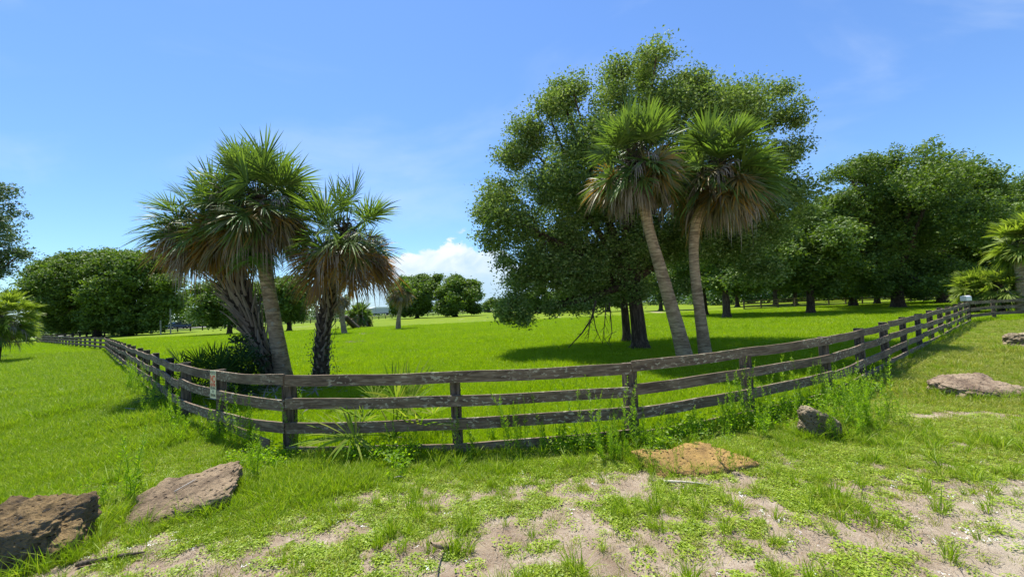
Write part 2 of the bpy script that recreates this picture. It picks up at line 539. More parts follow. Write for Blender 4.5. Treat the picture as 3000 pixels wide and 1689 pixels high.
M_rock4 = rock_mat('dark_grey_rock', (.42, .34, .22), (.09, .07, .045), (.28, .22, .14))
M_rock5 = rock_mat('pale_tan_rock', (.36, .27, .18), (.10, .06, .04), (.42, .33, .22))
M_asphalt = simple('road_surface', (.30, .29, .26), (.38, .37, .33), .6, .9, .1)

# ------------------------------------------------------------------ ground: one sheet to the horizon
def axis(a, b, step, far, k=1.13):
    v = list(np.arange(a, b + step * .5, step))
    s = step
    hi = []
    x = v[-1]
    while x < far:
        s *= k
        x += s
        hi.append(x)
    s = step
    lo = []
    x = v[0]
    while x > -far:
        s *= k
        x -= s
        lo.append(x)
    return np.array(lo[::-1] + v + hi)


gx = axis(-9., 12., .045, 4000.)
gy = axis(1.2, 8.5, .045, 4000.)
GX, GY = np.meshgrid(gx, gy)
GZ = elev(GX, GY)
cov = cover(GX, GY)
fine = np.exp(-((np.hypot(GX, GY) / 9) ** 2))
GZ = GZ + fine * (0.012 * (fbm(GX, GY, 9., 3, 51) - .5) + 0.015 * cov)
V = np.stack([GX.ravel(), GY.ravel(), GZ.ravel()], 1)
ny, nx = GX.shape
idx = np.arange(nx * ny).reshape(ny, nx)
F = np.stack([idx[:-1, :-1], idx[:-1, 1:], idx[1:, 1:], idx[1:, :-1]], -1).reshape(-1, 4)
me = new_mesh('ground', V, F, [M_ground], True)
a = me.attributes.new('cov', 'FLOAT', 'POINT')
a.data.foreach_set('value', cov.ravel().astype(np.float32))
tag(link('ground', me), kind='structure', label='green pasture and thin sandy verge running to the horizon')


# ------------------------------------------------------------------ fences
def with_uvb(ob, dirv, off=0.):
    """along-board coordinate, for the grain"""
    me = ob.data
    n = len(me.vertices)
    co = np.empty(n * 3, np.float32)
    me.vertices.foreach_get('co', co)
    co = co.reshape(-1, 3)
    d = np.array(dirv, float)
    d /= np.linalg.norm(d)
    u = co @ d
    s = co @ np.cross(d, (0, 0, 1.))
    a = me.attributes.new('uvb', 'FLOAT_VECTOR', 'POINT')
    a.data.foreach_set('vector', np.stack([u + off, s, co[:, 2]], 1).astype(np.float32).ravel())


def offs(pts, side):
    """unit normals at the points of a polyline; side=+1: to the right of its direction"""
    P = np.array([tuple(p) for p in pts], float)
    T = np.gradient(P, axis=0)
    T /= np.linalg.norm(T, axis=1)[:, None]
    return np.stack([T[:, 1] * side, -T[:, 0] * side, np.zeros(len(P))], 1)


RT = [1.17, .837, .49, .145]


def near_fence(name, pts, side, label, seed, rt=RT, skip=(), bh=.162, sag=.012, corner0=True):
    rg = random.Random(seed)
    f = thing(name, Vector(pts[0]), label, 'fence')
    nr = offs(pts, side)
    for i, p in enumerate(pts):
        if i == 0 and not corner0:
            continue
        q = np.array(p) - nr[i] * .085
        lean = (rg.uniform(-.025, .025), rg.uniform(-.02, .02))
        h = (1.115 if len(pts) == 15 and i < 4 else 1.18) + rg.uniform(-.015, .03)
        wd = rg.uniform(.135, .175)
        mb = MB()
        n = 12
        zs = np.linspace(-.25, h, n)
        th = math.atan2(nr[i][1], nr[i][0])
        prv = None
        VV = []
        cs = [(-.5, -.42), (-.42, -.5), (.42, -.5), (.5, -.42), (.5, .42), (.42, .5), (-.42, .5), (-.5, .42)]
        for z in zs:
            for (cx_, cy_) in cs:
                a_, b_ = cx_ * wd * (1 + rg.uniform(-.03, .03)), cy_ * wd * (1 + rg.uniform(-.03, .03))
                VV.append((q[0] + lean[0] * z + a_ * math.cos(th) - b_ * math.sin(th), q[1] + lean[1] * z + a_ * math.sin(th) + b_ * math.cos(th), z))
        FF = [(k * 8 + j, k * 8 + (j + 1) % 8, k * 8 + 8 + (j + 1) % 8, k * 8 + 8 + j) for k in range(n - 1) for j in range(8)]
        o_ = (n - 1) * 8
        FF += [(o_ + j, o_ + j + 1, o_ + 6 - j, o_ + 7 - j) for j in range(3)]
        mb.add(VV, FF)
        mb.build('post', M_post, f)
    spans = [(i, min(i + 2, len(pts) - 1)) for i in range(0, len(pts) - 1, 2)]
    for si, (i0, i1) in enumerate(spans):
        for ri, top in enumerate(rt):
            if (si, ri) in skip:
                continue
            ctl = [np.array(pts[k]) for k in range(i0, i1 + 1)]
            nn = [nr[k] for k in range(i0, i1 + 1)]
            m = 13 * (len(ctl) - 1) + 1
            path, nrm = [], []
            d0, d1 = rg.uniform(-.032, .032), rg.uniform(-.032, .032)
            dz = [rg.uniform(-sag, sag) for _ in ctl]
            ph = rg.random() * 6
            for j in range(m):
                u = j / (m - 1) * (len(ctl) - 1)
                k = min(int(u), len(ctl) - 2)
                s = u - k
                g = j / (m - 1)
                p = ctl[k] * (1 - s) + ctl[k + 1] * s
                q = nn[k] * (1 - s) + nn[k + 1] * s
                z = top - bh + d0 * (1 - g) + d1 * g + dz[k] * (1 - s) + dz[k + 1] * s - sag * math.sin(s * math.pi) + .004 * math.sin(g * 17 + ph)
                path.append((p[0] + q[0] * .012, p[1] + q[1] * .012, z))
                nrm.append(q)
            # short gap at the joints
            a0 = np.array(path[0]); a1 = np.array(path[1])
            path[0] = a0 + (a1 - a0) * .04
            b0 = np.array(path[-1]); b1 = np.array(path[-2])
            path[-1] = b0 + (b1 - b0) * .04
            mb = MB().sweep(path, nrm, bh, .036, .0022, seed * 100 + si * 5 + ri)
            o = mb.build('rail', M_board, f)
            with_uvb(o, np.array(ctl[-1]) - np.array(ctl[0]), rg.random() * 30)
    return f


# posts of the road-side fence; the corner post is the first of each arm
corner = gp(838, 1103, 1.17)
front = [corner] + [gp(x, y, 1.17) for x, y in ((1331, 1088), (1846, 1058), (2195, 1019), (2428, 987))]
e = front[-1].copy()
dr = Vector((.80, .60, 0))
while len(front) < 15:
    e = e + dr * 2.5
    front.append(e.copy())
front = [(p.x, p.y, 0.) for p in front]
left = [corner, gp(635, 1085, 1.17), gp(530, 1067, 1.17)]
k1 = Vector((-34.7, 33.8, 0))
e = left[-1].copy()
e.z = 0
n = int((k1 - e).length / 2.45)
for i in range(1, n + 1):
    left.append(e + (k1 - e) * i / n)
left = [(p.x, p.y, 0.) for p in left]
k2 = Vector((-79.0, 66.0, 0))
n = int((k2 - k1).length / 2.5)
leftfar = [tuple(k1 + (k2 - k1) * i / n) for i in range(n + 1)]
near_fence('board_fence', front, 1, 'weathered grey board fence curving from the corner post to the mailbox', 3, skip=())
near_fence('board_fence', left, -1, 'grey board fence with a posted sign, running back from the corner post', 4, skip=((0, 3), (1, 3)), corner0=False, sag=.03)


def far_fence(pts, label, mpost, mrail, rows, h=1.2, pw=.16, bh=.15, every=1, side=1, jit=.02, seed=0):
    rg = random.Random(seed)
    f = thing('board_fence', Vector((pts[0][0], pts[0][1], 0)), label, 'fence')
    nr = offs(pts, side)
    for i, p in enumerate(pts):
        zb = p[2] if len(p) > 2 else 0
        MB().box((p[0] - nr[i][0] * .1, p[1] - nr[i][1] * .1, zb + h / 2 - .1), (pw, pw, h + .2), rg.random()).build('post', mpost, f)
    for z in rows:
        path = [(p[0], p[1], p[2] + z - bh + rg.uniform(-jit, jit)) for p in pts]
        o = MB().sweep(path, nr, bh, .035).build('rail', mrail, f)
        with_uvb(o, (pts[-1][0] - pts[0][0], pts[-1][1] - pts[0][1], 0))
    return f


far_fence(leftfar, 'far stretch of grey board fence between open grass and pasture, at the left edge', M_post, M_board, RT, side=-1, jit=.03, seed=5)


def polyline(ctl, step):
    out = []
    for a, b in zip(ctl[:-1], ctl[1:]):
        a, b = Vector(a), Vector(b)
        n = max(1, int((b - a).length / step))
        for i in range(n):
            out.append(tuple(a + (b - a) * i / n))
    out.append(tuple(Vector(ctl[-1])))
    return out


backline = [(-79., 66.2, 0), (-90, 84, 0), (-86, 102, 0), (-75, 141, 0.05), (-56, 166, .1), (-13, 215, .25), (40, 262, .4)]
far_fence(polyline(backline, 3.05), 'dark three-rail fence along the far road behind the pasture', M_darkpost, M_darkpost, [1.18, .80, .42], h=1.25, pw=.26, bh=.20, seed=6)
rline = [(36, 62, 0), (58, 63, 0), (86, 66, 0)]
far_fence(polyline(rline, 2.6), 'shaded grey fence standing behind the trunks of the right-hand oaks', M_post, M_board, [1.5, 1.1, .7, .3], h=1.55, pw=.16, seed=7)
e = Vector(front[-1])
rt_pts = polyline([(e.x + .25, e.y + .15, 0), (e.x + 3.0, e.y + 1.2, 0), (e.x + 14, e.y + 1.5, 0)], 2.5)
far_fence(rt_pts, 'low grey fence beyond the mailbox, in front of the palmettos', M_post, M_board, [1.17, .80, .43], h=1.2, pw=.15, bh=.17, seed=8)

# loose bottom board of the left arm
a, b = gp(610, 1232, .13), gp(792, 1312, .06)
path = [a + (b - a) * i / 14 for i in range(15)]
nn = [(-.1, -1, .0)] * 15
o = MB().sweep(path, nn, .14, .032, .006, 77).build('loose_board', M_board)
with_uvb(o, b - a, 3)
tag(o, 'broken dark fence board fallen in the grass left of the corner post', 'board')

# ------------------------------------------------------------------ leaf clouds
def unit(v):
    return v / (np.linalg.norm(v, axis=-1, keepdims=True) + 1e-9)


def leaves(C, L, W, rg, upbias=.6, S=None):
    """diamond leaves centred on C; returns V, F"""
    n = len(C)
    d = unit(rg.randn(n, 3) * np.array([1, 1, .6]) + np.array([0, 0, -.1]))
    nrm = unit(rg.randn(n, 3) + np.array([0, 0, upbias]))
    s = unit(np.cross(d, nrm))
    L = L * (0.6 + .8 * rg.rand(n, 1))
    W = W * (0.6 + .8 * rg.rand(n, 1))
    up = np.cross(s, d)
    V = np.stack([C - d * L / 2, C + s * W / 2 + up * L * .06, C + d * L / 2, C - s * W / 2 + up * L * .06], 1)
    F = np.arange(n * 4).reshape(n, 4)
    return V.reshape(-1, 3), F


def crown_pts(blobs, nspray, nleaf, srad, rg, shell=.55, squash=.85, K=9, kr=.40):
    """blobs: (x,y,z,r). leaf centres: sprays over each blob, denser at its skin"""
    B = np.array(blobs)
    d = unit(rg.randn(len(B), K, 3) + np.array([0, 0, .25]))
    c0 = B[:, None, :3] + d * (B[:, 3] * .68)[:, None, None] * np.array([1, 1, squash])
    r0 = (B[:, 3] * kr)[:, None] * (.6 + .8 * rg.rand(len(B), K))
    core = np.concatenate([B[:, :3], B[:, 3:] * .6], 1)
    B = np.concatenate([np.concatenate([c0, r0[:, :, None]], 2).reshape(-1, 4), core])
    wgt = B[:, 3] ** 2
    cnt = np.maximum(1, (wgt / wgt.sum() * nspray)).astype(int)
    out = []
    for b, c in zip(B, cnt):
        d = unit(rg.randn(c, 3))
        lump = 1 + .22 * np.sin(d[:, 0] * 5 + b[0]) * np.sin(d[:, 1] * 5 + b[1] * 2) + .15 * np.sin(d[:, 2] * 9 + b[2])
        u = shell + (1.08 - shell) * rg.rand(c) ** .6
        p = b[:3] + d * (b[3] * u * lump)[:, None] * np.array([1, 1, squash])
        sz = srad * (0.5 + rg.rand(c, 1))
        q = p[:, None, :] + rg.randn(c, nleaf, 3) * sz[:, :, None] * np.array([1, 1, .55])
        out.append(q.reshape(-1, 3))
    return np.concatenate(out)


def tree(name, base, blobs, label, cat, nspray, nleaf, srad, L, W, seed, lmat, trunk_r=.4, fork=None, limbs=8, group=None, shell=.55, trunks=None, upb=.6):
    rg = np.random.RandomState(seed)
    t = thing(name, base, label, cat, group)
    far = base[1] > 30
    C = crown_pts(blobs, int(nspray * (1.7 if far else 1.15)), nleaf, srad * (.72 if far else .9), rg, shell, K=9 if far else 12, kr=.40 if far else .42)
    C = C[C[:, 2] > 0.25]
    V, F = leaves(C, L, W, rg, upb)
    V = V - np.array(base)
    link('crown', new_mesh('crown', V, F, [lmat]), t)
    # trunk and limbs
    mb = MB()
    B = np.array(blobs)
    cz = B[:, 2].mean()
    fork = fork or max(1.2, B[:, 2].min() * .8)
    stems = trunks or [(base, trunk_r)]
    for si, (b0, r0) in enumerate(stems):
        b0 = Vector(b0)
        f = Vector((b0.x + rg.uniform(-.2, .2), b0.y + rg.uniform(-.2, .2), fork))
        pts = [b0 + (f - b0) * s + Vector((math.sin(s * 3 + si) * .05, 0, 0)) for s in (-.04, .02, .07, .15, .3, .5, .75, 1.)]
        mb.tube(pts, [r0 * k for k in (1.7, 1.45, 1.22, 1.06, 1., .95, .88, .8)], 14, wob=.06, seed=seed + si, flare=.35)
        order = rg.permutation(len(B))[:limbs]
        for k in order:
            c = B[k]
            tgt = Vector(c[:3])
            mid = f.lerp(tgt, .5) + Vector((rg.uniform(-.5, .5), rg.uniform(-.5, .5), rg.uniform(-.3, .6)))
            p = []
            for s in np.linspace(0, 1, 8):
                p.append((f - Vector((0, 0, .3))) * (1 - s) ** 2 + mid * 2 * s * (1 - s) + tgt * s ** 2)
            mb.tube(p, [r0 * .55 * (1 - .85 * s) + .015 for s in np.linspace(0, 1, 8)], 8, wob=.06, seed=seed + k)
            for q in range(3):
                a = Vector(p[5 + (q % 2)])
                dd = Vector(unit(rg.randn(3)) * c[3] * .8)
                mb.tube([a, a + dd * .5 + Vector((0, 0, .1)), a + dd], [r0 * .14 + .01, r0 * .09 + .008, .008], 6, seed=q)
    mb.build('trunk', M_bark, t, True)
    return t


def view_blobs(items, Y, D, xt=None, rg=None, copies=3, front=None):
    """photograph outline lobes (px,py,r px) -> solid lobes around the depth Y with half depth D"""
    rg = rg or np.random.RandomState(1)
    P = [(at(px, py, Y), r / FP * Y) for px, py, r in items]
    X = np.array([p.x for p, r in P])
    Z = np.array([p.z for p, r in P])
    xt = X.mean() if xt is None else xt
    zc = Z.mean()
    hw = np.abs(X - xt).max() + 1.
    hh = np.abs(Z - zc).max() + 1.
    out = []
    for p, r in P:
        rim = min(1., math.hypot((p.x - xt) / hw, (p.z - zc) / hh))
        dd = D * math.sqrt(max(0.03, 1 - rim ** 2))
        for k in range(copies):
            dy = rg.uniform(-min(1, (front or D) / D), 1) * dd * .9 if k else 0.
            q = math.sqrt(max(0, 1 - .5 * (dy / (D + 1e-6)) ** 2))
            sc_ = (Y + dy) / Y if dy < 0 else 1.
            out.append((xt + (p.x - xt) * q * (0.5 + .5 * sc_), Y + dy, CAM_H + (zc + (p.z - zc) * q - CAM_H) * (0.5 + .5 * sc_), r * rg.uniform(.85, 1.05)))
    return out


# the big oak
Yo = 17.1
oak_items = [(1901, 185, 60), (1925, 150, 34), (1807, 215, 48), (1664, 275, 58), (1640, 240, 30), (1601, 320, 48), (2045, 262, 66), (2010, 230, 40), (2150, 270, 50),
             (2224, 290, 76), (2300, 262, 26), (2305, 335, 42), (2322, 436, 42), (2335, 360, 24), (1552, 391, 62), (1507, 459, 62), (1450, 548, 62), (1417, 607, 42), (1440, 640, 40),
             (1432, 700, 44), (1530, 660, 74), (1620, 548, 96), (1709, 414, 96), (1798, 324, 84), (1933, 324, 92), (2112, 347, 96), (2022, 459, 106),
             (1753, 593, 106), (1570, 770, 74), (1520, 830, 52), (1500, 890, 48), (1475, 925, 30), (1530, 935, 26), (1620, 800, 80), (1620, 905, 26), (1700, 790, 92), (1790, 760, 92),
             (1760, 880, 44), (1700, 900, 30), (1880, 720, 100), (1860, 850, 48), (1990, 700, 90), (2120, 700, 96), (2230, 650, 92),
             (2290, 580, 66), (2345, 570, 40), (2350, 640, 36), (2250, 480, 78), (2150, 560, 100), (1900, 560, 120), (1660, 680, 90), (2000, 840, 36), (1950, 870, 26), (1480, 770, 30), (2240, 800, 50)]
rgo = np.random.RandomState(11)
ob = gp(1875, 1023)
oak_blobs = view_blobs(oak_items, ob.y, 5.2, xt=ob.x, rg=rgo, copies=4, front=2.)
oak = tree('oak_tree', ob, oak_blobs, 'large spreading oak in the pasture behind the two right-hand palms', 'tree', 20000, 15, .22, .125, .07, 12,
           M_oak, .36, fork=3.2, limbs=14, shell=.45, trunks=[(ob, .31), (gp(1835, 1003), .20)], upb=.55)
# broken hanging limbs under the oak
rgb = random.Random(8)
for hb, pts in (('a', [(1745, 880), (1735, 930), (1705, 975), (1665, 1018)]), ('b', [(1740, 900), (1728, 950), (1722, 1000)]), ('c', [(1775, 890), (1772, 940), (1765, 1005)]),
                ('d', [(1785, 885), (1790, 940), (1793, 975), (1780, 1003)]), ('e', [(1735, 905), (1745, 960), (1760, 995)])):
    P = [at(x, y, ob.y - 1.2) for x, y in pts]
    mb = MB()
    mb.tube(P, np.linspace(.05, .02, len(P)) if hb == 'a' else np.linspace(.028, .01, len(P)), 6, wob=.1, seed=ord(hb))
    for k in range(7):
        i = rgb.randrange(len(P) - 1)
        a = P[i].lerp(P[i + 1], rgb.random())
        mb.tube([a, a + Vector((rgb.uniform(-.35, .25), rgb.uniform(-.3, .3), rgb.uniform(-.45, .05)))], [.012, .006], 4)
    o = mb.build('dead_branch', M_bark, oak, True)


def simple_tree(px, py, items, Y, D, label, seed, n=3000, nl=12, sr=.4, L=.3, W=.17, tr=.35, lmat=None, group=None, fork=None, limbs=8, name='oak_tree', shell=.5, copies=3, base=None, cat='tree'):
    rg = np.random.RandomState(seed)
    b = base or at(px, py, Y)
    b = Vector((b.x, b.y, 0))
    bl = view_blobs(items, Y, D, xt=b.x, rg=rg, copies=copies)
    return tree(name, b, bl, label, cat, n, nl, sr, L, W, seed, lmat or M_oakfar, tr, fork=fork, limbs=limbs, group=group, shell=shell)


G = 'oaks standing in and around the pasture'
# behind the right-hand palms
simple_tree(2065, 925, [(2080, 700, 80), (2000, 720, 70), (2140, 740, 60), (2060, 800, 60), (1980, 800, 50), (2120, 820, 45), (2030, 620, 70), (1960, 850, 28), (2150, 640, 60)], 47, 5,
            'dark oak with a slanting trunk, seen between the right-hand palm trunks', 21, 2600, group=G, fork=4.5)
simple_tree(2130, 936, [(2170, 720, 70), (2230, 760, 70), (2120, 760, 60), (2280, 800, 55), (2180, 820, 60), (2250, 680, 60), (2110, 830, 40), (2300, 720, 50)], 39, 4,
            'shaded oak with a thick dark trunk, right of the two bare-trunked palms', 22, 3000, group=G, fork=4.)
simple_tree(2375, 922, [(2400, 760, 70), (2340, 800, 55), (2450, 790, 55), (2390, 680, 60), (2350, 720, 50), (2440, 700, 60), (2375, 620, 40), (2400, 850, 30), (2330, 660, 36)], 40, 4,
            'oak with a pale trunk dark at its foot, left of the great oak mass', 23, 3000, group=G, fork=3.6)
# the great mass on the right
simple_tree(2632, 905, [(2640, 530, 88), (2560, 565, 80), (2720, 540, 86), (2500, 620, 80), (2450, 590, 36), (2620, 650, 100), (2540, 720, 90), (2460, 700, 60), (2700, 680, 100), (2640, 780, 100),
                        (2480, 500, 40), (2540, 490, 46), (2630, 460, 40), (2560, 800, 70), (2700, 800, 70), (2760, 600, 80), (2480, 790, 50), (2600, 850, 34), (2690, 852, 34), (2540, 850, 30)], 43, 9,
            'tallest oak of the right-hand group, with a broad round crown and black trunk', 24, 7500, 13, .38, .27, .15, tr=.55, group=G, fork=4.2, limbs=14)
simple_tree(2762, 880, [(2800, 545, 84), (2850, 590, 74), (2885, 650, 60), (2750, 540, 60), (2840, 620, 90), (2780, 700, 90), (2860, 720, 80), (2930, 660, 50), (2760, 800, 60), (2840, 800, 60), (2840, 540, 34), (2720, 845, 34), (2800, 845, 34), (2870, 830, 40)], 50, 9,
            'oak on the right side of the great oak mass, above the mailbox', 25, 6000, 13, .42, .31, .17, tr=.5, group=G, fork=5., limbs=10)
simple_tree(2500, 893, [(2440, 760, 60), (2500, 740, 70), (2540, 830, 40), (2400, 800, 50), (2460, 830, 40), (2520, 640, 60), (2410, 855, 26), (2490, 860, 26)], 55, 4,
            'low dark oak standing behind the left side of the great oak mass', 26, 2200, 12, .45, .34, .19, tr=.45, group=G, fork=4.)
simple_tree(2570, 892, [(2600, 760, 60), (2560, 820, 40), (2650, 830, 45), (2580, 700, 60)], 58, 3, 'slim-trunked oak in the shade under the great oak mass', 27, 1500, 12, .45, .34, .19, tr=.35, group=G, fork=4.)
simple_tree(2990, 860, [(2990, 600, 50), (3030, 560, 60), (3010, 690, 60), (2970, 760, 50), (3060, 640, 80)], 60, 4, 'oak at the right edge behind the drooping palm', 28, 2500, 12, .45, .36, .19, group=G, fork=4.)
for i, (px, py, Y, tp, s) in enumerate([(1935, 893, 85, 720, 70), (2160, 893, 88, 700, 80), (2270, 890, 80, 690, 80), (2330, 888, 82, 720, 70), (1780, 899, 100, 800, 45), (1680, 902, 110, 810, 50), (1580, 905, 120, 830, 40), (2850, 872, 85, 720, 80), (2700, 878, 80, 720, 80)]):
    its = [(px + dx * s, tp + 20 + dy * s, s * .55) for dx, dy in ((0, 0), (-.7, .6), (.7, .5), (0, .9), (-.5, 1.3), (.6, 1.3))]
    simple_tree(px, py, its, Y, 4, ['dark oak seen far under the big oak, left of the leaning palm trunk', 'far oak with low boughs between two thick trunks', 'far oak in the middle of the shaded row on the right',
                'far oak at the right end of the shaded row, left of the pale trunk', 'small far oak seen through the hanging boughs', 'small round oak on the skyline under the big oak',
                'little oak on the skyline at the left foot of the big oak', 'far oak behind the mailbox', 'far oak deep in the shade of the right-hand group'][i],
                40 + i, 1100, 12, .6, .5, .28, tr=.4, group='oaks of the far row beyond the pasture', fork=3., limbs=4, copies=2)

# left group
simple_tree(285, 985, [(200, 800, 60), (260, 780, 60), (150, 850, 50), (120, 880, 36), (220, 880, 70), (290, 860, 70), (330, 780, 50), (180, 930, 40), (260, 930, 44), (115, 830, 34), (300, 930, 44), (240, 760, 30), (200, 945, 36), (140, 920, 36), (250, 950, 34), (170, 790, 44), (300, 800, 60)], 90, 9,
            'broad dark oak at the left, with the grey fence passing in front', 61, 5500, 12, .55, .5, .28, tr=.75, group=G, fork=3.2, limbs=12)
simple_tree(375, 978, [(400, 780, 62), (350, 800, 50), (450, 790, 50), (380, 870, 70), (460, 870, 60), (420, 920, 44), (340, 930, 44), (500, 830, 40), (390, 755, 26), (500, 900, 40), (430, 950, 32), (350, 950, 36), (390, 955, 36), (310, 945, 34), (470, 940, 28), (330, 770, 40), (440, 765, 36)], 88, 8,
            'broad round oak just left of the left-hand palms, its boughs reaching the ground', 62, 5500, 12, .55, .5, .28, tr=.9, group=G, fork=2.6, limbs=12)
simple_tree(672, 972, [(660, 860, 50), (620, 900, 44), (700, 890, 50), (660, 920, 44), (600, 860, 36), (740, 860, 36), (640, 940, 22), (690, 940, 20)], 62, 4,
            'dark oak half hidden behind the leaning palm trunk', 63, 2400, 12, .45, .36, .2, tr=.35, group=G, fork=2.5)
simple_tree(848, 970, [(850, 850, 46), (810, 880, 40), (880, 880, 40), (840, 910, 40), (870, 840, 30), (820, 835, 28), (800, 920, 24), (880, 925, 22)], 66, 4,
            'bright green oak seen between the left-hand palm trunks', 64, 2400, 12, .45, .38, .21, tr=.35, group=G, fork=2.8)
# centre
simple_tree(1222, 930, [(1200, 840, 40), (1235, 830, 34), (1170, 880, 34), (1215, 880, 40), (1250, 860, 36), (1190, 905, 26), (1240, 905, 24), (1268, 835, 22), (1285, 815, 14), (1160, 905, 22)], 146, 8,
            'oak behind the small straight palm, left one of the pair in mid-field', 65, 3000, 12, .75, .75, .42, tr=.7, group=G, fork=3.5)
simple_tree(1335, 928, [(1330, 840, 36), (1370, 840, 34), (1385, 870, 30), (1310, 870, 34), (1350, 880, 36), (1300, 900, 26), (1380, 900, 24), (1340, 825, 24), (1320, 908, 20), (1395, 905, 16)], 138, 8,
            'round oak right of the pair in mid-field, under the white cloud', 66, 3000, 12, .7, .7, .4, tr=.7, group=G, fork=3.5)
simple_tree(1440, 912, [(1440, 885, 14), (1425, 895, 12), (1458, 893, 14), (1470, 888, 12)], 230, 5, 'small pale-green tree on the skyline right of the round mid-field oak', 67, 600, 10, .9, .9, .5, tr=.3, group='oaks of the far row beyond the pasture', fork=3., limbs=3)
# grey oak boughs entering at the left edge
simple_tree(-260, 1040, [(0, 600, 40), (20, 560, 22), (-40, 660, 60), (30, 620, 22), (0, 740, 40), (40, 740, 26), (60, 745, 16), (-60, 780, 70), (10, 790, 26), (-120, 700, 90), (20, 700, 22), (-100, 560, 80), (-180, 640, 90)], 34, 3.5,
            'grey-green oak reaching in from the left edge', 68, 1100, 14, .3, .2, .11, lmat=M_grey, group=G, fork=3.5, base=Vector((-50, 34, 0)))


# ------------------------------------------------------------------ palms
def fronds(org, dirs, pet, blade, rg, nseg=30, droop=.5, spread=125, segw=.035, pdroop=.35, curl=.5):
    """fan leaves. dirs (n,3). returns V,F of blades and a tube list of petioles"""
    VV, FF, pets = [], [], []
    base = 0
    for d in dirs:
        d = unit(np.array(d, float))
        L = pet * rg.uniform(.75, 1.2)
        B = blade * rg.uniform(.75, 1.15)
        droop_ = droop * rg.uniform(.55, 1.35)
        spr = spread * rg.uniform(.7, 1.05)
        side = np.cross(d, (0, 0, 1.))
        if np.linalg.norm(side) < .1:
            side = np.array([1., 0, 0]) * rg.choice([-1, 1])
        side = unit(side)
        side = unit(side + .5 * rg.randn(3))
        s4 = np.array([0, .33, .66, 1.])
        horiz = math.hypot(d[0], d[1])
        P = org + d * (L * s4)[:, None] + np.array([0, 0, -1.]) * (pdroop * L * horiz * s4 ** 2)[:, None]
        pets.append(P)
        f = unit(P[3] - P[2])
        up = unit(np.cross(side, f))
        side = unit(np.cross(f, up))
        if up[2] < 0 and abs(f[2]) < .9:
            up = -up
        ang = np.radians(np.linspace(-spr, spr, nseg) + rg.randn(nseg) * 3.)
        aa = np.clip(np.abs(ang) / np.radians(spr), 0, 1)
        fold = .25 + .25 * rg.rand()
        D = np.cos(ang)[:, None] * f + np.sin(ang)[:, None] * side + (fold * np.abs(np.sin(ang)))[:, None] * up * 1.
        D = unit(D)
        ls = B * (1.0 - .38 * aa ** 2) * (1 + rg.randn(nseg) * .08)
        start = P[3] + f * (.28 * B * (1 - aa))[:, None] - np.array([0, 0, 1.]) * (.12 * B * (1 - aa) ** 2 * 0)[:, None]
        t = np.array([0., .3, .6, .82, 1.])
        wd = np.array([.35, 1., .8, .45, .04]) * segw * (B / 1.0)
        dr = droop_ * (0.5 + 1.0 * rg.rand(nseg) ** 1.5)
        pts = start[:, None, :] + D[:, None, :] * (ls[:, None] * t)[:, :, None]
        # segments bend over under their own weight
        fall = (dr[:, None] * ls[:, None] * t[None] ** 2.4)
        pts[:, :, 2] -= fall
        pts -= D[:, None, :] * (fall * .35 * curl)[:, :, None] * np.array([1, 1, 0.])
        wv = unit(np.cross(D, up) + .35 * rg.randn(nseg, 3))
        Lf = pts + wv[:, None, :] * wd[None, :, None]
        Rt = pts - wv[:, None, :] * wd[None, :, None]
        V = np.stack([Lf, Rt], 2).reshape(-1, 3)          # nseg, 5, 2
        ids = np.arange(nseg * 10).reshape(nseg, 5, 2)
        Fq = np.stack([ids[:, :-1, 0], ids[:, :-1, 1], ids[:, 1:, 1], ids[:, 1:, 0]], -1).reshape(-1, 4)
        VV.append(V)
        FF.append(Fq + base)
        base += len(V)
    return np.concatenate(VV), np.concatenate(FF), pets


def dirset(n, e0, e1, rg, az0=0, az1=360, lean=(0, 0)):
    out = []
    for i in range(n):
        a = R(az0 + (az1 - az0) * ((i * .61803 + rg.rand() * .3) % 1.))
        e_ = R(e0 + (e1 - e0) * rg.rand())
        out.append((math.cos(a) * math.cos(e_) + lean[0], math.sin(a) * math.cos(e_) + lean[1], math.sin(e_)))
    return out


def add_fronds(t, name, org, dirs, pet, blade, rg, m, petr=.018, **kw):
    V, F, pets = fronds(np.array(org), dirs, pet, blade, rg, **kw)
    mb = MB().add(V, F)
    for P in pets:
        mb.tube(P, [petr * 1.6, petr, petr * .8, petr * .5], 4, cap=False)
    return mb.build(name, m, t)


def trunk_path(pts, Y, n=22):
    """smooth world path through photograph points at depth Y"""
    P = [at(x, y, Y) for x, y in pts]
    P[0].z = -.1
    u = np.linspace(0, 1, len(P))
    uu = np.linspace(0, 1, n)
    A = np.array([tuple(p) for p in P])
    out = np.stack([np.interp(uu, u, A[:, k]) for k in range(3)], 1)
    for _ in range(4):
        out[1:-1] = (out[:-2] + 2 * out[1:-1] + out[2:]) / 4
    return out


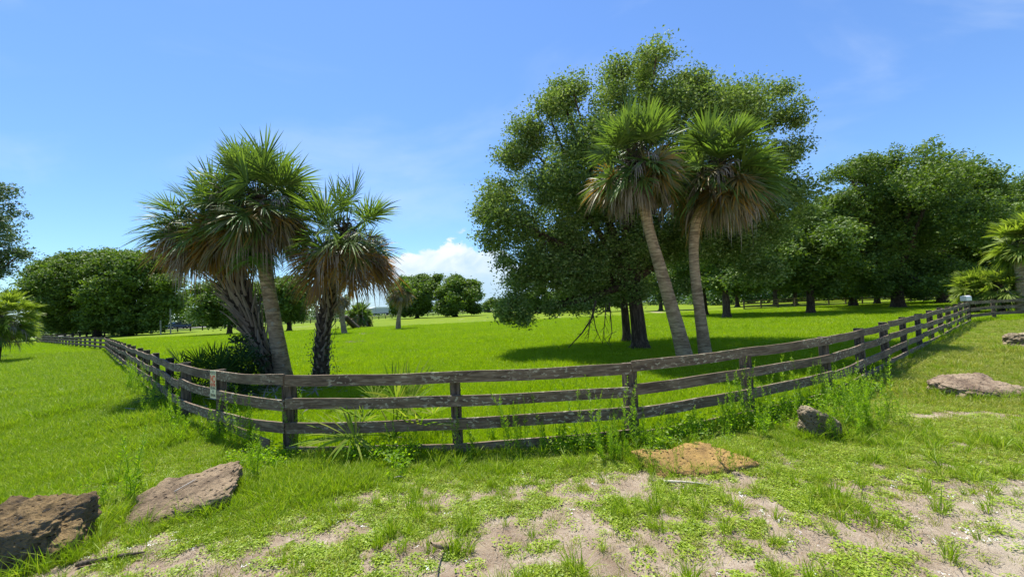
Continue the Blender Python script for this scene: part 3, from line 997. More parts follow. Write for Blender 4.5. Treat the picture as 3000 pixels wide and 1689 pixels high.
def boots(t, path, rad, n, rg, l0, l1, out0=.35, out1=.35, w=.06):
    """cut or dead petiole bases criss-crossing over the trunk"""
    VV, FF = [], []
    b = 0
    m = len(path)
    for i in range(n):
        u = (i + rg.rand()) / n
        x = u * (m - 1)
        k = min(int(x), m - 2)
        p = path[k] + (path[k + 1] - path[k]) * (x - k)
        tg = unit(path[k + 1] - path[k])
        r = np.interp(u, np.linspace(0, 1, len(rad)), rad)
        a = i * 2.39996 + rg.rand() * .5
        o = unit(np.cross(tg, (math.cos(a), math.sin(a), 0.01)))
        s = np.cross(tg, o)
        L = (l0 + (l1 - l0) * u ** 1.5) * (.6 + .8 * rg.rand())
        lean = (out0 + (out1 - out0) * u) * (.6 + .8 * rg.rand())
        tw = rg.uniform(-.5, .5)
        st = p + o * r * .92
        pts = [st + (tg * q + o * lean * q + s * tw * q) * L for q in (0, .35, .7, 1.)]
        ww = [w * 1.25, w * .9, w * .6, w * .45 if L < .6 else w * .2]
        th = .022
        for sgn_i, (c, d_) in enumerate(zip(pts, ww)):
            VV += [c - s * d_, c - s * d_ * .2 + o * th, c + s * d_ * .2 + o * th, c + s * d_]
        for q in range(3):
            for j in range(3):
                FF.append((b + q * 4 + j, b + q * 4 + j + 1, b + q * 4 + 5 + j, b + q * 4 + 4 + j))
        b += 16
    MB().add(VV, FF).build('boots', M_boot, t)


def palm(label, base_px, pts, crown_px, Y, Rr, seed, rad, mtrunk, ng=26, no=16, nd=18, booted=None, group=None, nseg=30, segw=.036, dead_drop=(-75, -25), wob=.03,
         oldm=None, lean=(0, 0), young=8, thin=False, gazi=(0, 360), blf=.52, greenm=None):
    rg = np.random.RandomState(seed)
    path = trunk_path(pts, Y)
    base = Vector(path[0])
    base.z = 0
    t = thing('cabbage_palm', base, label, 'palm tree', group)
    org = np.array(tuple(at(crown_px[0], crown_px[1], Y)))
    full = np.concatenate([path, [path[-1] * .4 + org * .6, org]])
    rr = list(np.interp(np.linspace(0, 1, len(full)), np.linspace(0, 1, len(rad)), rad))
    rr[0] *= 1.25
    mb = MB().tube(full, rr, 16, wob=wob, seed=seed)
    mb.build('trunk', mtrunk, t, True)
    if booted:
        boots(t, full[1:-1] if booted.get('all', 1) else full[-8:], rad, booted['n'], rg, booted['l0'], booted['l1'], booted.get('o0', .35), booted.get('o1', .4), booted.get('w', .06))
    k = dict(nseg=nseg, segw=segw)
    pet, bl = Rr * (1.02 - blf), Rr * blf
    add_fronds(t, 'crown', org, dirset(young, 55, 88, rg) + dirset(int(ng * 2.2), -42, 60, rg, *gazi), pet, bl, rg, greenm or M_frond, droop=.20, pdroop=.16, **k)
    add_fronds(t, 'old_fronds', org - np.array([0, 0, .1]), dirset(no, -50, 5, rg), pet * .9, bl, rg, oldm or M_old, droop=.32, pdroop=.35, **k)
    k2 = dict(nseg=max(12, nseg // 2), segw=segw * .9)
    add_fronds(t, 'dead_skirt', org - np.array([0, 0, .2]), dirset(int(nd * .5), dead_drop[0], dead_drop[1], rg, lean=lean) + dirset(int(nd * .6), -35, 32, rg), pet * .85, bl * .74, rg, M_dead, droop=.75, pdroop=.35, curl=1.6, spread=80, **k2)
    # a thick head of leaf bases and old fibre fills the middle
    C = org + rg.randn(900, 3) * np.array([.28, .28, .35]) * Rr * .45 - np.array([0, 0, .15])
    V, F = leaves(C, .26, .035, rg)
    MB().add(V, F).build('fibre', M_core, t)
    return t, org, full


YL = 12.3
PG = 'cabbage palms around the pasture'
palm('left-most big palm, its leaning trunk clad in criss-cross boots', None, [(818, 1130), (790, 1070), (752, 990), (715, 900), (675, 810), (645, 735)], (622, 650), YL + .1, 1.82, 101,
     [.30, .27, .26, .27, .30, .34, .36, .22], M_core, ng=20, no=36, nd=60, booted=dict(n=330, l0=.26, l1=1.15, o0=.25, o1=.62, w=.05), group=PG, nseg=36, segw=.023, young=5, lean=(-.2, 0), oldm=M_gold)
palmB, orgB, pathB = palm('tallest palm of the left group, bare grey trunk under a big green crown', None, [(838, 1128), (822, 1050), (806, 960), (790, 870), (776, 780)], (752, 592), YL - .25, 1.95, 102,
     [.33, .25, .225, .21, .20, .20, .19, .20, .24], M_palmtrunk, ng=32, no=30, nd=56, group=PG, nseg=40, segw=.023, young=14)
palm('dark rough-trunked palm right of the leaning pair, its brown skirt drooping to the right', None, [(938, 1112), (942, 1040), (948, 960), (962, 880), (980, 800), (995, 730)], (1015, 690), YL - .5, 1.8, 103,
     [.25, .21, .20, .20, .20, .21, .23, .16], M_core, ng=15, no=34, nd=56, booted=dict(n=200, l0=.12, l1=.6, o0=.3, o1=.6, w=.04), group=PG, nseg=34, segw=.022, dead_drop=(-50, 0), lean=(.25, 0), young=5, oldm=M_gold)
YR = 13.0
palm('leaning bare-trunked palm in front of the big oak, left one of the two', None, [(2013, 1062), (1985, 960), (1958, 870), (1930, 770), (1905, 690), (1890, 620)], (1862, 466), YR, 1.82, 104,
     [.28, .23, .21, .20, .185, .17, .165, .19], M_palmtrunk2, ng=24, no=26, nd=40, group=PG, nseg=34, segw=.034)
palm('upright bare-trunked palm in front of the big oak, right one of the two', None, [(2070, 1058), (2056, 960), (2045, 880), (2034, 790), (2030, 720), (2040, 650)], (2104, 492), YR + .2, 1.95, 105,
     [.23, .19, .17, .165, .155, .15, .165, .185], M_palmtrunk2, ng=26, no=28, nd=52, group=PG, nseg=34, segw=.034, lean=(.12, 0))
palm('small straight palm in mid-field with a gold top and a grey shaggy skirt', None, [(1166, 962), (1168, 930), (1174, 895), (1176, 870)], (1176, 850), 50., 1.9, 106,
     [.36, .24, .20, .19], M_palmtrunk, ng=14, no=22, nd=46, group=PG, nseg=18, segw=.06, young=8)
palm('shaggy small palm seen just right of the dark palm trunk', None, [(1010, 974), (1004, 940), (996, 905), (990, 885)], (985, 868), 44., 1.9, 107,
     [.32, .26, .24, .22], M_palmtrunk, ng=10, no=14, nd=50, group=PG, nseg=18, segw=.06, young=3)
palm('short palm with a leaning thin trunk, left of the grey trailer', None, [(1080, 953), (1070, 943), (1060, 932)], (1055, 922), 70., 2.4, 108,
     [.26, .2, .2], M_core, ng=24, no=14, nd=14, group=PG, nseg=18, segw=.08)
palm('low bushy palm at the left edge, its skirt down to the grass', None, [(-20, 1030), (-10, 980), (0, 940)], (-25, 930), 27., 2.25, 109,
     [.3, .3, .3], M_core, ng=90, no=40, nd=50, group=PG, nseg=22, segw=.045, oldm=M_frond, blf=.30, greenm=M_light)
palm('palm with a drooping bright crown at the right edge', None, [(2990, 870), (2990, 800), (2988, 740)], (3010, 700), 27., 2.1, 110,
     [.3, .26, .26], M_palmtrunk, ng=30, no=12, nd=26, group=PG, nseg=26, segw=.05, oldm=M_frond, greenm=M_light)
palm('dark low palm by the right-hand fence, behind the mailbox', None, [(2850, 880), (2850, 850), (2852, 840)], (2862, 842), 29., 1.45, 111,
     [.3, .26, .26], M_core, ng=30, no=10, nd=16, group=PG, nseg=24, segw=.055, oldm=M_frond, greenm=M_light)
palm('wide low palm behind the right-hand fence, between the mailbox and the drooping palm', None, [(2925, 880), (2925, 860), (2925, 850)], (2930, 842), 28., 1.6, 112,
     [.3, .26, .26], M_core, ng=34, no=14, nd=16, group=PG, nseg=24, segw=.055, oldm=M_frond, greenm=M_light)
# dark leaning stump
b0, b1 = gp(1046, 962), at(1012, 930, 55.)
tag(MB().tube([b0, b0.lerp(b1, .5), b1], [.45, .38, .34], 10, wob=.12).build('tree_stump', M_core, None, True), 'dark leaning palm stump right of the shaggy small palm', 'stump')

# saw palmettos and the shrub at the foot of the left palms
def bush_palm(name, org, label, cat, pet, bl, n, seed, m=None, nseg=24, segw=.02, e=(5, 75), group=None, gdead=0):
    rg = np.random.RandomState(seed)
    t = thing(name, (org[0], org[1], 0), label, cat, group)
    add_fronds(t, 'fronds', org, dirset(n, e[0], e[1], rg), pet, bl, rg, m or M_palmetto, petr=.010, nseg=nseg, segw=segw, droop=.12, pdroop=.2, spread=115)
    if gdead:
        add_fronds(t, 'dead_fronds', org, dirset(gdead, -5, 35, rg), pet * .8, bl, rg, M_dead, petr=.010, nseg=14, segw=segw * .8, droop=.9, pdroop=.8, spread=80)
    return t


for i, (px, py, Y, s) in enumerate([(585, 1110, 10.6, 1.), (650, 1105, 11.0, 1.1), (700, 1120, 11.4, .9)]):
    c = at(px, py, Y)
    bush_palm('saw_palmetto', (c.x, c.y, .25), ['spiky saw palmetto behind the posted sign, left-most of its clump', 'spiky saw palmetto in the middle of the clump left of the palm trunks',
              'spiky saw palmetto against the booted palm trunk'][i], 'palmetto', .75 * s, .58 * s, 20, 200 + i, group='saw palmettos by the left palms')
rg = np.random.RandomState(210)
c = at(715, 1110, 11.5)
t = thing('shrub', (c.x, c.y, 0), 'dark leafy shrub growing against the booted palm trunk', 'shrub')
bl = [(c.x + dx, c.y + dy, z, r) for dx, dy, z, r in ((0, 0, .5, .45), (-.25, -.1, .9, .4), (.15, .1, 1.1, .4), (-.1, 0, 1.45, .3), (.3, -.1, .6, .4), (-.5, 0, .5, .4), (-.3, .1, 1.25, .25))]
V, F = leaves(crown_pts(bl, 260, 12, .09, rg), .075, .05, rg)
MB().add(V, F).build('foliage', M_dark, t)
mb = MB()
for b_ in bl:
    mb.tube([(c.x, c.y, 0), (b_[0], b_[1], b_[2])], [.02, .008], 5)
mb.build('stem', M_bark, t)
# young palmetto behind the front fence
c = gp(1150, 1306)
bush_palm('young_palmetto', (c.x, c.y + .12, .10), 'young yellow-green palmetto with a drooping dead frond, behind the front fence', 'palmetto', .62, .62, 15, 221, leaf_mat('young_palmetto_frond', [(.10, .18, .02), (.17, .27, .03), (.32, .32, .07)], .45, .75, spec=.1), nseg=17, segw=.028, e=(22, 80), gdead=3)

# fern hanging in the head of the bare-trunked left palm
rg = np.random.RandomState(230)
c0 = np.array(tuple(at(742, 752, YL - .95)))
t = thing('fern', Vector(c0), 'bright green fern growing out of the tallest left palm under its crown', 'fern')
mb = MB()
for i in range(50):
    a = rg.rand() * 6.28
    d = unit(np.array([math.cos(a), math.sin(a), rg.uniform(-.3, .7)]))
    L = rg.uniform(.55, .95)
    n = 26
    s = np.linspace(0, 1, n)
    P = c0 + rg.randn(3) * .12 + d * (L * s)[:, None] * np.array([1, 1, 1]) + np.array([0, 0, -1]) * (L * .75 * s ** 2)[:, None]
    side = unit(np.cross(d, (0, 0, 1.)))
    for sg in (-1, 1):
        C = P + side * sg * .055
        wl = .13 * np.sin(np.clip(s * 3.0 + .14, 0, 3.14))
        V = np.stack([P, P + side * sg * wl[:, None] * .5 + d * .014, P + side * sg * wl[:, None] + d * .02 + np.array([0, 0, -.02]), P + side * sg * wl[:, None] * .5 - d * .012], 1).reshape(-1, 3)
        mb.add(V, np.arange(n * 4).reshape(n, 4))
mb.build('fronds', M_fern, t)

# vines on the dark palm
rg = np.random.RandomState(240)
for (px, ya, yb, lab) in ((975, 930, 1110, 'leafy vine hanging down the right side of the dark palm trunk'), (915, 980, 1110, 'thin vine climbing the left side of the dark palm trunk')):
    a, b = at(px, ya, YL - .7), at(px + 6, yb, YL - .8)
    t = thing('vine', Vector((b.x, b.y, 0)), lab, 'vine')
    P = np.array([tuple(a.lerp(b, s) + Vector((math.sin(s * 9) * .08, 0, 0))) for s in np.linspace(0, 1, 14)])
    MB().tube(P, .006, 4).build('stem', M_bark, t)
    C = P[rg.randint(0, 14, 170)] + rg.randn(170, 3) * np.array([.09, .09, .10])
    V, F = leaves(C, .055, .04, rg)
    MB().add(V, F).build('leaves', M_dark, t)

# ------------------------------------------------------------------ rocks
def rock(label, c, size, m, seed, rz=0., sub=48, flat=.35, tilt=(0, 0), rough=.16):
    """block of limestone: a rounded box eroded by ridged noise"""
    n = sub + 24
    V, F = [], []
    g = np.linspace(-1, 1, n + 1)
    A, B = np.meshgrid(g, g)
    faces = []
    one = np.ones_like(A)
    for ax, sg in ((0, 1), (0, -1), (1, 1), (1, -1), (2, 1), (2, -1)):
        P = [None] * 3
        P[ax] = one * sg
        P[(ax + 1) % 3] = A * sg
        P[(ax + 2) % 3] = B
        faces.append(np.stack(P, -1).reshape(-1, 3))
    idx = np.arange((n + 1) ** 2).reshape(n + 1, n + 1)
    Fq = np.stack([idx[:-1, :-1], idx[:-1, 1:], idx[1:, 1:], idx[1:, :-1]], -1).reshape(-1, 4)
    V = np.concatenate(faces)
    F = np.concatenate([Fq + i * (n + 1) ** 2 for i in range(6)])
    pw = 5.0
    nrm = (np.abs(V) ** pw).sum(1) ** (1 / pw)
    U = V / nrm[:, None]
    out = np.empty_like(U)
    sz = np.array(size)
    for i, p in enumerate(U):
        q = Vector(p * sz)
        k = mnoise.fractal(q * 1.6 + Vector((seed * 7.1, 0, 0)), 1.0, 2.0, 3)
        rdg = mnoise.ridged_multi_fractal(q * 4.2 + Vector((0, seed * 3.3, 0)), 1.0, 2.1, 4, 1.0, 2.0)
        fine = mnoise.fractal(q * 17. + Vector((0, 0, seed)), 1.0, 2.0, 3)
        lay = math.sin(q.z * 26 + 3 * k + q.x * 2) * .02
        s = 1 + rough * 1.5 * k - rough * .55 * (rdg - 1.) + fine * .05 + lay + .05 * round(3 * mnoise.fractal(q * 3.1, 1.0, 2.0, 2)) / 3
        out[i] = (p * s) * sz
    ca, sa = math.cos(rz), math.sin(rz)
    out[:, 2] += out[:, 0] * tilt[0] + out[:, 1] * tilt[1]
    out = np.stack([out[:, 0] * ca - out[:, 1] * sa, out[:, 0] * sa + out[:, 1] * ca, out[:, 2]], 1)
    o = link('rock', new_mesh('rock', out, F, [m], True))
    # weld the cube's seams
    import bmesh
    bm = bmesh.new()
    bm.from_mesh(o.data)
    bmesh.ops.remove_doubles(bm, verts=bm.verts, dist=1e-4)
    bm.to_mesh(o.data)
    bm.free()
    o.location = c
    return tag(o, label, 'rock', 'rocks along the verge')


def rk(px, py, dz=0.):
    p = gp(px, py)
    return Vector((p.x, p.y, dz))


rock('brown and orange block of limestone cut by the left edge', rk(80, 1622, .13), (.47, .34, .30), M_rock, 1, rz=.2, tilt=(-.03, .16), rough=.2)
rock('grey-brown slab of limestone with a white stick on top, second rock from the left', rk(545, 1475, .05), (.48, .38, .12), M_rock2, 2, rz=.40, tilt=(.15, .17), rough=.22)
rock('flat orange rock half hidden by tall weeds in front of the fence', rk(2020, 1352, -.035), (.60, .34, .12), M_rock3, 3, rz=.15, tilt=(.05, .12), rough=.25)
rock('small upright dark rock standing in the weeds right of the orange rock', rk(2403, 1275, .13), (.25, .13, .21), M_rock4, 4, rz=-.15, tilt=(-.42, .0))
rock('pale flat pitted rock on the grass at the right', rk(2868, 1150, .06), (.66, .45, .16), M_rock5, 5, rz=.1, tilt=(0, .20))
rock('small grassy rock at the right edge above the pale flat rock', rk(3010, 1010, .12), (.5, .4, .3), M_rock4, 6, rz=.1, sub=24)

# sticks, curled bark and litter
M_stick = simple('bleached_stick', (.42, .36, .28), (.58, .52, .44), 8., .8, .3)
def stick(label, a, b, r, name='stick', m=M_stick, bend=.008, group='sticks on the verge'):
    a, b = Vector(a), Vector(b)
    P = [a.lerp(b, s) + Vector((0, 0, bend * math.sin(s * 3.1))) for s in np.linspace(0, 1, 7)]
    return tag(MB().tube(P, [r, r, r * .9, r * .9, r * .8, r * .6, r * .3], 6, wob=.15, seed=3).build(name, m, None, True), label, 'stick', group)
rk2 = [o for o in COL.objects if o.get('label', '').startswith('grey-brown slab')][0]
RV = np.array([v.co[:] for v in rk2.data.vertices]) + np.array(rk2.location)


def rock_z(x, y):
    d = np.hypot(RV[:, 0] - x, RV[:, 1] - y)
    return float(RV[d < .05][:, 2].max())


qa, qb = (rk2.location.x - .08, rk2.location.y - .06), (rk2.location.x + .02, rk2.location.y + .14)
stick('short white stick lying on the second rock', (*qa, rock_z(*qa) + .008), (*qb, rock_z(*qb) + .012), .008, bend=0)
stick('long grey stick on the sand between the two left rocks', gp(225, 1652, .02), gp(425, 1615, .03), .022, m=M_post)
stick('thin stick lying across the sand in front of the orange rock', gp(1945, 1408, .02), gp(2080, 1418, .02), .014)
stick('pale twig on bare sand above the curled bark strip', gp(1155, 1398, .02), gp(1180, 1395, .03), .008)
# curled strip of palm bark
A, B, Cc, Dd = gp(1262, 1590, .30), gp(1270, 1600, .16), gp(1292, 1600, .02), gp(1318, 1592, .045)
P = []
for s in np.linspace(0, 1, 14):
    q = A * (1 - s) ** 3 + B * 3 * s * (1 - s) ** 2 + Cc * 3 * s * s * (1 - s) + Dd * s ** 3
    P.append(q)
P = np.array([tuple(q) for q in P])
wid = np.interp(np.linspace(0, 1, 14), [0, .3, .7, 1], [.012, .026, .055, .06])
Vv = []
for q, wi in zip(P, wid):
    Vv += [q + np.array([wi * .2, -wi, 0]), q + np.array([.012, 0, -.004]), q + np.array([wi * .2, wi, wi * .4]), q + np.array([-.006, 0, .010])]
Ff = []
for i in range(13):
    for j in range(4):
        Ff.append((i * 4 + j, i * 4 + (j + 1) % 4, i * 4 + 4 + (j + 1) % 4, i * 4 + 4 + j))
tag(MB().add(Vv, Ff).build('bark_strip', simple('bark_strip', (.24, .17, .11), (.40, .30, .21), 7., .7, .4), None, True), 'curled brown strip of palm bark standing up from the sand', 'bark')
rg = np.random.RandomState(250)
for (px, py, Y, n, lab) in ((1036, 1008, None, 60, 'pale fallen palm fronds lying in the pasture behind the dark palm'), (1068, 982, None, 40, 'pale litter lying in the pasture near the short leaning palm')):
    c = gp(px, py)
    C = np.array(tuple(c)) + rg.randn(n, 3) * np.array([.45, .45, .05]) + np.array([0, 0, .12])
    V, F = leaves(C, .55, .05, rg, 2.)
    tag(MB().add(V, F).build('fallen_frond', M_straw), lab, 'palm litter', 'fallen palm litter in the pasture')
c = at(780, 1150, 10.8)
C = np.array([c.x, c.y, .08]) + rg.randn(260, 3) * np.array([1.2, .7, .05])
C[:, 2] = np.abs(C[:, 2])
V, F = leaves(C, .5, .03, rg, 2.)
tag(MB().add(V, F).build('palm_litter', M_dead), 'heap of dead palm fronds on the ground at the foot of the left palms', 'palm litter', kind='stuff')

# ------------------------------------------------------------------ posted sign
M_sign = simple('sign_face', (.74, .66, .40), (.80, .74, .48), 5., .6, .05)
M_red = simple('sign_red', (.75, .06, .02), (.80, .08, .03), 9., .6, .05)
M_black = simple('sign_black', (.03, .035, .03), (.06, .06, .05), 9., .6, .05)
p0, p1 = Vector(left[0]), Vector(left[1])
u = (p0 - p1).normalized()              # reading direction
nrm = Vector((u.y, -u.x, 0))
if nrm.y > 0:
    nrm = -nrm
ctr = p1 - u * .02 + nrm * .052 + Vector((0, 0, .93))
s = thing('posted_sign', ctr, 'narrow cream sign with red NO, nailed to the fence left of the corner post', 'sign')
rot = Matrix((u, Vector((0, 0, 1)), nrm)).transposed()
s.rotation_euler = rot.to_euler()
W_, H_ = .23, .50
mb = MB().box((0, 0, 0), (W_, H_, .004))
V, F = mb.arrays()
link('panel', new_mesh('panel', V, F, [M_sign]), s)
for txt, yc, h, m in (('POSTED', .205, .052, M_black), ('NO', .100, .135, M_red), ('HUNTING', -.005, .066, M_red), ('FISHING', -.065, .050, M_black), ('OR', -.125, .045, M_black), ('TRESPASSING', -.195, .052, M_black)):
    cu = bpy.data.curves.new('lettering', 'FONT')
    cu.body = txt
    cu.align_x, cu.align_y = 'CENTER', 'CENTER'
    cu.size = 1.
    cu.extrude = .0
    cu.offset = .03 if m is M_red else .01
    to = bpy.data.objects.new('lettering', cu)
    COL.objects.link(to)
    bpy.context.view_layer.update()
    me = bpy.data.meshes.new_from_object(to)
    bpy.data.objects.remove(to)
    co = np.array([v.co[:] for v in me.vertices])
    co -= (co.max(0) + co.min(0)) / 2
    ext = co.max(0) - co.min(0)
    wmax = W_ * (.86 if len(txt) > 2 else (.86 if txt == 'NO' else .22))
    co[:, 0] *= wmax / ext[0]
    co[:, 1] *= h / ext[1]
    co[:, 1] += yc
    co[:, 2] = .0035
    me.vertices.foreach_set('co', co.astype(np.float32).ravel())
    me.materials.clear()
    me.materials.append(m)
    link('lettering', me, s)

# ------------------------------------------------------------------ mailbox on the end post
e = Vector(front[-1])
mt = thing('mailbox', (e.x, e.y, 1.2), 'white metal mailbox on the end post of the front fence', 'mailbox')
M_white = simple('white_enamel', (.72, .70, .71), (.80, .78, .79), 3., .35, .03)
mb = MB()
n = 14
prof = [(-.13, 0), (.13, 0)] + [(.13 * math.cos(a), .17 + .13 * math.sin(a)) for a in np.linspace(0, math.pi, n)]
V, k = [], len(prof)
ax = Vector((-.93, -.36, 0)).normalized()
sx_ = Vector((-ax.y, ax.x, 0))
for l in (-.10, .48):
    for x, z in prof:
        q = ax * l + sx_ * x + Vector((e.x, e.y, 1.24 + z))
        V.append(tuple(q))
F = [(i, (i + 1) % k, k + (i + 1) % k, k + i) for i in range(k)]
for off in (0, k):
    for j in range(k // 2 - 1):
        F.append((off + (1 + j) % k, off + (2 + j) % k, off + (k - 1 - j) % k, off + (k - j) % k))
MB().add(V, F).build('box', M_white, mt)
q = ax * .50 + Vector((e.x, e.y, 1.24 + .14))
MB().box(q, (.015, .25, .27), math.atan2(ax.y, ax.x)).build('door', M_paint, mt)
q = ax * .1 - sx_ * .15 + Vector((e.x, e.y, 1.24 + .22))
MB().box(q, (.12, .01, .05), math.atan2(ax.y, ax.x)).build('flag', M_red, mt)
MB().box((e.x, e.y, 1.21), (.3, .2, .05), math.atan2(ax.y, ax.x)).build('bracket', M_post, mt)
# green gate panel far right
gp0 = Vector(rt_pts[-1])
gt = thing('metal_gate', (e.x + 6.3, e.y + 1.1, 0), 'pale green metal gate at the right edge beside the low grey fence', 'gate')
M_gate = simple('green_gate_paint', (.10, .22, .17), (.14, .28, .22), 4., .5, .05)
mb = MB()
for z in (.35, .55, .75, .95, 1.15):
    mb.tube([(e.x + 4.6, e.y + .9, z), (e.x + 9.6, e.y + 1.05, z)], .03, 8)
mb.build('bar', M_gate, gt)
for x in (4.6, 7.1, 9.6):
    MB().tube([(e.x + x, e.y + .95, .05), (e.x + x, e.y + .95, 1.2)], .035, 8).build('upright', M_gate, gt)

# ------------------------------------------------------------------ far road, vehicles, poles, wires
road_ctl = [(-150, 78, .35), (-106, 96, .35), (-100, 112, .45), (-90, 150, 1.0), (-68, 178, 1.3), (-22, 232, 1.7), (40, 285, 1.8), (160, 350, 1.8)]
pl = polyline(road_ctl, 9.)
A = np.array(pl)
for _ in range(6):
    A[1:-1] = (A[:-2] + 2 * A[1:-1] + A[2:]) / 4
nr = offs(A, 1)
def strip(name, o0, o1, z0, z1, m, label):
    V = []
    for p, q in zip(A, nr):
        V += [(p[0] + q[0] * o0, p[1] + q[1] * o0, p[2] * z0[0] + z0[1]), (p[0] + q[0] * o1, p[1] + q[1] * o1, p[2] * z1[0] + z1[1])]
    F = [(2 * i, 2 * i + 1, 2 * i + 3, 2 * i + 2) for i in range(len(A) - 1)]
    tag(link(name, new_mesh(name, V, F, [m])), label, kind='structure')
M_bank = simple('bank_grass', (.10, .18, .004), (.17, .24, .012), .4, .9, .3)
strip('road', -4.0, 4.0, (1, .02), (1, .02), M_asphalt, 'pale grey road running behind the far fence')
strip('road_bank', 4.0, 11.0, (1, .0), (0, -.05), M_bank, 'grass bank sloping from the road to the far fence')
strip('road_bank', -4.0, -14.0, (1, .0), (0, -.05), M_bank, 'grass bank on the far side of the road')


def road_pt(px):
    """point of the road seen at the photograph column px"""
    best = None
    for i in range(len(A) - 1):
        for s in np.linspace(0, 1, 30):
            p = A[i] * (1 - s) + A[i + 1] * s
            k = p[0] / p[1]
            kk = (px - 1500) / FP
            d = abs(k - kk)
            if best is None or d < best[0]:
                best = (d, p, A[i + 1] - A[i])
    return best[1], best[2]


def extrude_profile(prof, w0, w1, M):
    """side outline (x,z) as quads strip pairs extruded over y"""
    n = len(prof)
    V = [(x, w0, z) for x, z in prof] + [(x, w1, z) for x, z in prof]
    F = [(i, (i + 1) % n, n + (i + 1) % n, n + i) for i in range(n)]
    for off in (0, n):
        for j in range(n // 2 - 1):
            F.append((off + j, off + j + 1, off + n - 2 - j, off + n - 1 - j))
    V = [tuple(M @ Vector(v)) for v in V]
    return V, F


M_navy = simple('navy_paint', (.015, .03, .075), (.02, .04, .09), 2., .25, .0, spec=.6)
M_tyre = simple('tyre_rubber', (.012, .012, .012), (.03, .03, .03), 8., .9, .1)
M_rim = simple('rim_metal', (.35, .35, .36), (.45, .45, .46), 8., .35, .0, metal=.8)
M_glass = simple('dark_window', (.02, .025, .03), (.04, .05, .06), 1., .08, .0, spec=.8)
M_lamp = simple('lamp_red', (.35, .02, .02), (.45, .03, .03), 3., .3, .0)


def wheels(t, M, xs, r, hw):
    for x in xs:
        for sy in (-1, 1):
            a, b = M @ Vector((x, sy * (hw - .13), r)), M @ Vector((x, sy * (hw + .02), r))
            wo = MB().tube([a, b], r, 16).build('wheel', M_tyre, t)
            c = M @ Vector((x, sy * (hw + .035), r))
            d = M @ Vector((x, sy * (hw - .10), r))
            o = MB().tube([d, c], r * .55, 12).build('rim', M_rim, t)
            o.parent = wo


def car(kind, px, label, prof, glass, wx, hw, m, cat, flip=1, r=.38):
    p, d = road_pt(px)
    rz = math.atan2(d[1], d[0])
    M = Matrix.Translation((p[0], p[1], p[2] + .03)) @ Matrix.Rotation(rz + (math.pi if flip < 0 else 0), 4, 'Z')
    t = thing(kind, Vector((p[0], p[1], p[2] + .03)), label, cat)
    for pr in prof:
        V, F = extrude_profile(pr, -hw, hw, M)
        MB().add(V, F).build('body', m, t)
    for g in glass:
        V, F = extrude_profile(g, -hw - .012, hw + .012, M)
        MB().add(V, F).build('window', M_glass, t)
    wheels(t, M, wx, r, hw)
    for sy in (-1, 1):
        V = M @ Vector((prof[0][0][0] - .01, sy * (hw - .15), .95))
        MB().box(V, (.05, .16, .18), rz).build('tail_light', M_lamp, t)
    return t


pick = [[(-2.85, .45), (-2.85, 1.15), (-.35, 1.18), (-.35, .45)],
        [(-.35, .45), (-.35, 1.18), (-.25, 1.88), (1.0, 1.90), (1.55, 1.25), (2.75, 1.12), (2.9, .8), (2.85, .45)]]
car('pickup_truck', 520, 'dark blue pickup truck on the far road, left of the leaning palm trunk', pick, [[(-.20, 1.22), (-.13, 1.78), (.9, 1.80), (1.35, 1.25)]], (-1.75, 1.9), .98, M_navy, 'pickup truck', flip=-1, r=.42)
carp = [[(-2.3, .35), (-2.35, 1.0), (-1.6, 1.05), (-1.0, 1.5), (.4, 1.5), (1.2, 1.0), (2.2, .9), (2.3, .35)]]
car('white_car', 1404, 'white car on the far road, at the right edge of the round mid-field oak', carp, [[(-1.35, 1.05), (-.95, 1.42), (.36, 1.42), (1.0, 1.02)]], (-1.4, 1.45), .88, M_white, 'car')
# semi trailer
p, d = road_pt(1108)
rz = math.atan2(d[1], d[0])
M = Matrix.Translation((p[0], p[1], p[2] + .03)) @ Matrix.Rotation(rz, 4, 'Z')
t = thing('truck_trailer', Vector((p[0], p[1], p[2])), 'long grey goods trailer parked by the far road, behind the short leaning palm', 'trailer')
V, F = extrude_profile([(-5.5, 1.15), (-5.5, 3.5), (6.2, 3.5), (6.2, 1.15)], -1.25, 1.25, M)
MB().add(V, F).build('body', M_paint, t)
mb = MB()
for i in range(22):
    x = -5.3 + i * .53
    for sy in (-1, 1):
        mb.box(M @ Vector((x, sy * 1.265, 2.3)), (.06, .05, 2.2), rz)
mb.build('side_rib', simple('rib_grey', (.28, .30, .32), (.36, .38, .40), 3., .5, .0), t)
V, F = extrude_profile([(-5.6, 3.5), (-2.5, 4.0), (2.5, 4.0), (6.25, 3.5)], -1.3, 1.3, M)
MB().add(V, F).build('roof', M_white, t)
MB().box(M @ Vector((0, 0, 1.0)), (11., .9, .25), rz).build('chassis', M_tyre, t)
wheels(t, M, (-4.6, -3.4), .52, 1.2)
MB().box(M @ Vector((4.2, 0, .55)), (.25, 1.8, 1.0), rz).build('leg', M_tyre, t)

M_pole = simple('weathered_pole', (.16, .15, .14), (.26, .25, .23), 5., .9, .3)
